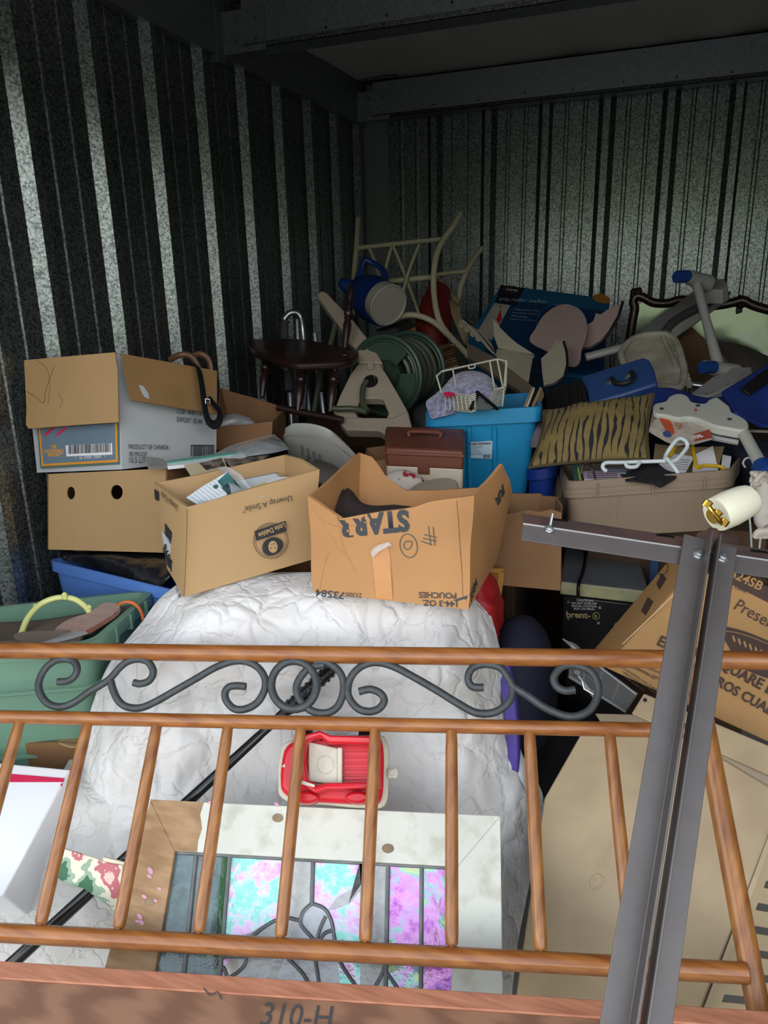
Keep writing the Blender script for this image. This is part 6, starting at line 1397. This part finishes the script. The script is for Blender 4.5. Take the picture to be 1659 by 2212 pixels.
ed_ = G[0]+[r[-1] for r in G[1:]]+G[-1][-2::-1]+[r[0] for r in G[-2:0:-1]]
B().tube(ed_, .004, 6, closed=True).ob('piping', mat('olive piping', '4c4226', rough=.9), t)
# white moulded rider
t = T('moulded_frame', 'white moulded plastic frame with screws and a blue foot over blue cloth', 'frame')
wm = mat('matt white plastic', 'a6a79e', rough=.5, var=.04, vs=6)
def z7(pts): return [(1380+x/5.946, 820+y/5.946) for x, y in pts]
RPp = PL((1415, 880, 2.22), (1610, 915, 2.08), (1500, 840, 2.30))
bod = c2(z7([(180, 330), (220, 300), (340, 270), (380, 220), (460, 180), (560, 178), (640, 215), (690, 280), (840, 300), (900, 250), (1000, 220), (1080, 270), (1170, 340), (1200, 410), (1300, 460), (1390, 520), (1415, 580), (1380, 630), (1300, 645), (1150, 620), (980, 590), (850, 540), (720, 490), (600, 480), (500, 490), (330, 450), (200, 430)]), 3)
slab(RPp, bod, .03, 'side_plate', wm, t, bev=.006)
for x, y in z7([(293, 380), (757, 340), (1163, 515)]): B().lathe(RPp.at(x, y, .001), RPp.n, [(0, .006), (.002, .006)], 10).ob('screw_recess', mat('dark screw', '3a3a3a', rough=.4), t)
star = []
for k in range(10): a = math.pi*k/5-math.pi/2; r = 4 if k % 2 == 0 else 1.8; star.append((1503+math.cos(a)*r, 886+math.sin(a)*r))
decal(RPp, star, 'star_print', redp, t); txt('NET', RPp, (1498, 895), (1506, 895), inkb, t, off=.002)
B().tube([RPp.at(1606, 921, -.015), RPp.at(1630, 960, -.02), RPp.at(1652, 997, -.02)], .017, 14, flat=.8).ob('leg', wm, t); B().tube([RPp.at(1648, 992, -.02), RPp.at(1662, 1010, -.02)], .026, 14).ob('blue_foot', blt, t)
B().tube([RPp.at(x, y, -.035) for x, y in ((1476, 905), (1510, 907), (1545, 922), (1600, 932))], .008, 8).ob('lower_flange', gp, t)
t = T('blue_cushion', 'royal blue padded cloth draped behind the white moulded frame', 'cloth')
bcl = mat('royal blue cloth', '14307c', rough=.75, var=.12, vs=5, bump=.3, bs=30)
sheet([[(1395, 842, 2.42), (1450, 838, 2.45), (1520, 858, 2.45), (1570, 855, 2.42)], [(1400, 868, 2.34), (1460, 862, 2.36), (1520, 875, 2.36), (1570, 880, 2.34)], [(1410, 890, 2.30), (1470, 895, 2.30), (1530, 900, 2.30), (1580, 905, 2.30)]], 'cloth', bcl, t, amp=.01, thick=.02)
t = T('folding_chair', 'royal blue canvas folding seat with a black strap at the right edge', 'chair')
sheet([[(1560, 845, 2.36), (1610, 815, 2.50), (1700, 760, 2.6)], [(1580, 880, 2.22), (1640, 850, 2.36), (1710, 810, 2.45)], [(1595, 895, 2.18), (1650, 905, 2.26), (1710, 880, 2.32)], [(1640, 925, 2.24), (1690, 925, 2.24), (1720, 930, 2.24)]], 'canvas', bcl, t, amp=.012, thick=.01)
sheet([[(1601, 838, 2.34), (1640, 808, 2.44), (1690, 775, 2.52)], [(1620, 852, 2.32), (1650, 830, 2.38), (1700, 800, 2.45)]], 'strap', pip, t, amp=.0, thick=.006)
t = T('newspaper', 'crumpled newspaper advertisement pages under the white moulded frame', 'newspaper')
nwp = mat('newsprint', 'a99f94', rough=.85, var=.1, vs=30, rgb2='8e8479'); orp = mat('orange advert print', 'b54a26', rough=.7, var=.1); rsp = mat('brick red advert', '8d3a2b', rough=.7, var=.05)
NW = PL((1405, 900, 2.20), (1530, 945, 2.08), (1420, 950, 2.10))
slab(NW, [(1410, 893), (1460, 900), (1520, 918), (1538, 945), (1500, 955), (1462, 958), (1440, 950), (1402, 928)], .008, 'page', nwp, t)
decal(NW, c2([(1422, 900), (1445, 905), (1456, 930), (1455, 938), (1440, 942), (1436, 925)], 3), 'advert_band', orp, t); decal(NW, [(1500, 938), (1532, 928), (1539, 946), (1500, 954)], 'advert_block', rsp, t); decal(NW, [(1408, 894), (1425, 900), (1412, 910), (1403, 925)], 'advert_photo', phm, t)
txt('CTION', NW, (1447, 902), (1464, 928), orp, t, off=.002, asp=1.2); txt('10%', NW, (1501, 950), (1520, 945), paper, t, off=.003, bold=.03, asp=1.2)
decal(NW, c2([(1432, 935), (1445, 932), (1450, 944), (1436, 944)], 3), 'advert_picture', mat('blue advert', '3a4c7a', rough=.7), t, off=.002)
dnv = mat('dark blue clothing', '0f1730', rough=.9, var=.2, vs=6, bump=.4, bs=20)
t = T('dark_clothes', 'dark blue clothes heaped behind the taupe bin', 'clothes')
B().grid(cloth([[(1400, 920, 2.55), (1470, 925, 2.50), (1540, 940, 2.42), (1620, 960, 2.35), (1700, 980, 2.3)], [(1405, 960, 2.42), (1470, 960, 2.38), (1560, 950, 2.30), (1620, 985, 2.22), (1700, 1010, 2.18)], [(1410, 1010, 2.40), (1480, 1010, 2.36), (1590, 1000, 2.26), (1630, 1050, 2.20), (1700, 1080, 2.15)], [(1430, 1100, 2.40), (1500, 1100, 2.36), (1600, 1110, 2.28), (1650, 1130, 2.22), (1700, 1150, 2.18)]], amp=.04, fs=7, nu=10, nv=10)).ob('cloth', dnv, t, smooth=180, solid=.02)
t = T('blue_bin', 'deep blue plastic bin between the azure tote and the taupe bin', 'bin')
tub(t, mat('deep blue plastic', '0f2f7c', rough=.4, var=.05), [(1140, 1018, 2.34), (1196, 1012, 2.30), (1215, 995, 2.50), (1155, 1000, 2.52)], .30, .9)
t = T('white_cloth', 'pale crumpled cloth between the azure tote and the striped cushion', 'cloth')
sheet([[(1150, 890, 2.50), (1165, 880, 2.52), (1180, 890, 2.52)], [(1148, 930, 2.44), (1160, 925, 2.42), (1178, 930, 2.42)], [(1146, 965, 2.40), (1158, 965, 2.38), (1170, 968, 2.38)]], 'cloth', mat('dusky lilac cloth', '6d6570', rough=.9), t, amp=.015, thick=.01)
t = T('upright_board', 'taupe upright panel at the left end of the taupe bin', 'board')
slab(PL((1196, 1010, 2.42), (1222, 1005, 2.40), (1196, 1110, 2.40)), [(1192, 1010), (1212, 1006), (1214, 1110), (1194, 1112)], .02, 'board', binm, t, bev=.002)
# added unseen cartons carry the pile; dark colour stands for shade in gaps
def support(name, label, x0, x1, y0, y1, z0, z1, m=None):
    t = T(name, label, 'box'); B().aab(x0, x1, y0, y1, z0, z1).ob('body', m or cardk, t, bev=.006)
    B().aab(x0+.002, x1-.002, (y0+y1)/2-.03, (y0+y1)/2+.03, z1, z1+.001).ob('tape', tape, t); return t
support('filler_box', 'added dark filler box deep under the hose reel and dark chair', -1.70, -1.02, 2.62, 3.3, 0, .86)
support('filler_box', 'added dark filler box in the left back corner behind the hose reel', -1.70, -1.02, 3.32, 4.25, 0, .98)
support('filler_box', 'added dark filler box under the cream garden chair and folder pile', -1.0, -.50, 3.0, 4.2, 0, 1.02)
support('filler_box', 'added dark filler box under the blue printed carton and cloth toy', -.48, .10, 2.9, 3.75, 0, 1.0)
support('filler_box', 'added dark filler box under the bath bench and mirror', .12, 1.1, 2.85, 3.9, 0, 1.0)
support('filler_box', 'added dark filler box under the azure tote', -.86, -.40, 2.15, 2.6, 0, .78)
support('filler_box', 'added low dark filler box under the back of the taupe bin', -.20, .30, 2.28, 2.75, 0, .90)
support('filler_box', 'added dark filler box under the flower print bag and beige lid', -.86, -.42, 1.86, 2.12, 0, .975)
support('filler_box', 'added dark filler box under the tackle box and bread machine', -1.35, -.90, 1.98, 2.58, 0, .86)
# ================================================================ origins at the base of every thing
# print, tape and marks are sub-parts of the panel that carries them
for o in list(COL.objects):
    if o.type == 'EMPTY' and not o.parent:
        ks = list(o.children); body = next((k for nm in ('body', 'cover', 'panel', 'housing', 'pad', 'side_plate', 'base_panel', 'page') for k in ks if k.name.split('.')[0] == nm), None)
        if body:
            for k in ks:
                if k is not body and k.name.startswith(('lettering', 'print', 'barcode', 'photo_', 'stain', 'crease', 'handwriting', 'packing_tape', 'torn_tape', 'logo', 'paper_label', 'red_stripe', 'red_dot', 'corner_crease', 'vent_slot', 'star_', 'advert', 'orange_sticker', 'embossed', 'shipping', 'scuffed', 'body_rib', 'tape', 'screw_recess', 'lower_panel', 'dark_corner', 'seam', 'buckle', 'moulded')): k.parent = body
bpy.context.view_layer.update()
def kids(o):
    return list(o.children)
for o in list(COL.objects):
    if o.parent or o.type not in ('MESH', 'EMPTY') : continue
    if o.type == 'EMPTY':
        pts = []
        def walk(q):
            if q.type == 'MESH': pts.extend([v.co for v in q.data.vertices][::7] or [v.co for v in q.data.vertices])
            for c in q.children: walk(c)
        walk(o)
        if not pts: continue
        xs, ys, zs = zip(*[tuple(p) for p in pts])
        b = Vector(((min(xs)+max(xs))/2, (min(ys)+max(ys))/2, min(zs)))
        o.location = b
        for c in kids(o): c.location = c.location-b
    else:
        if o.get('kind') == 'structure': continue
        xs, ys, zs = zip(*[tuple(v.co) for v in o.data.vertices])
        b = Vector(((min(xs)+max(xs))/2, (min(ys)+max(ys))/2, min(zs)))
        o.data.transform(Matrix.Translation(-b)); o.location = b
        for c in kids(o): c.location = c.location-b
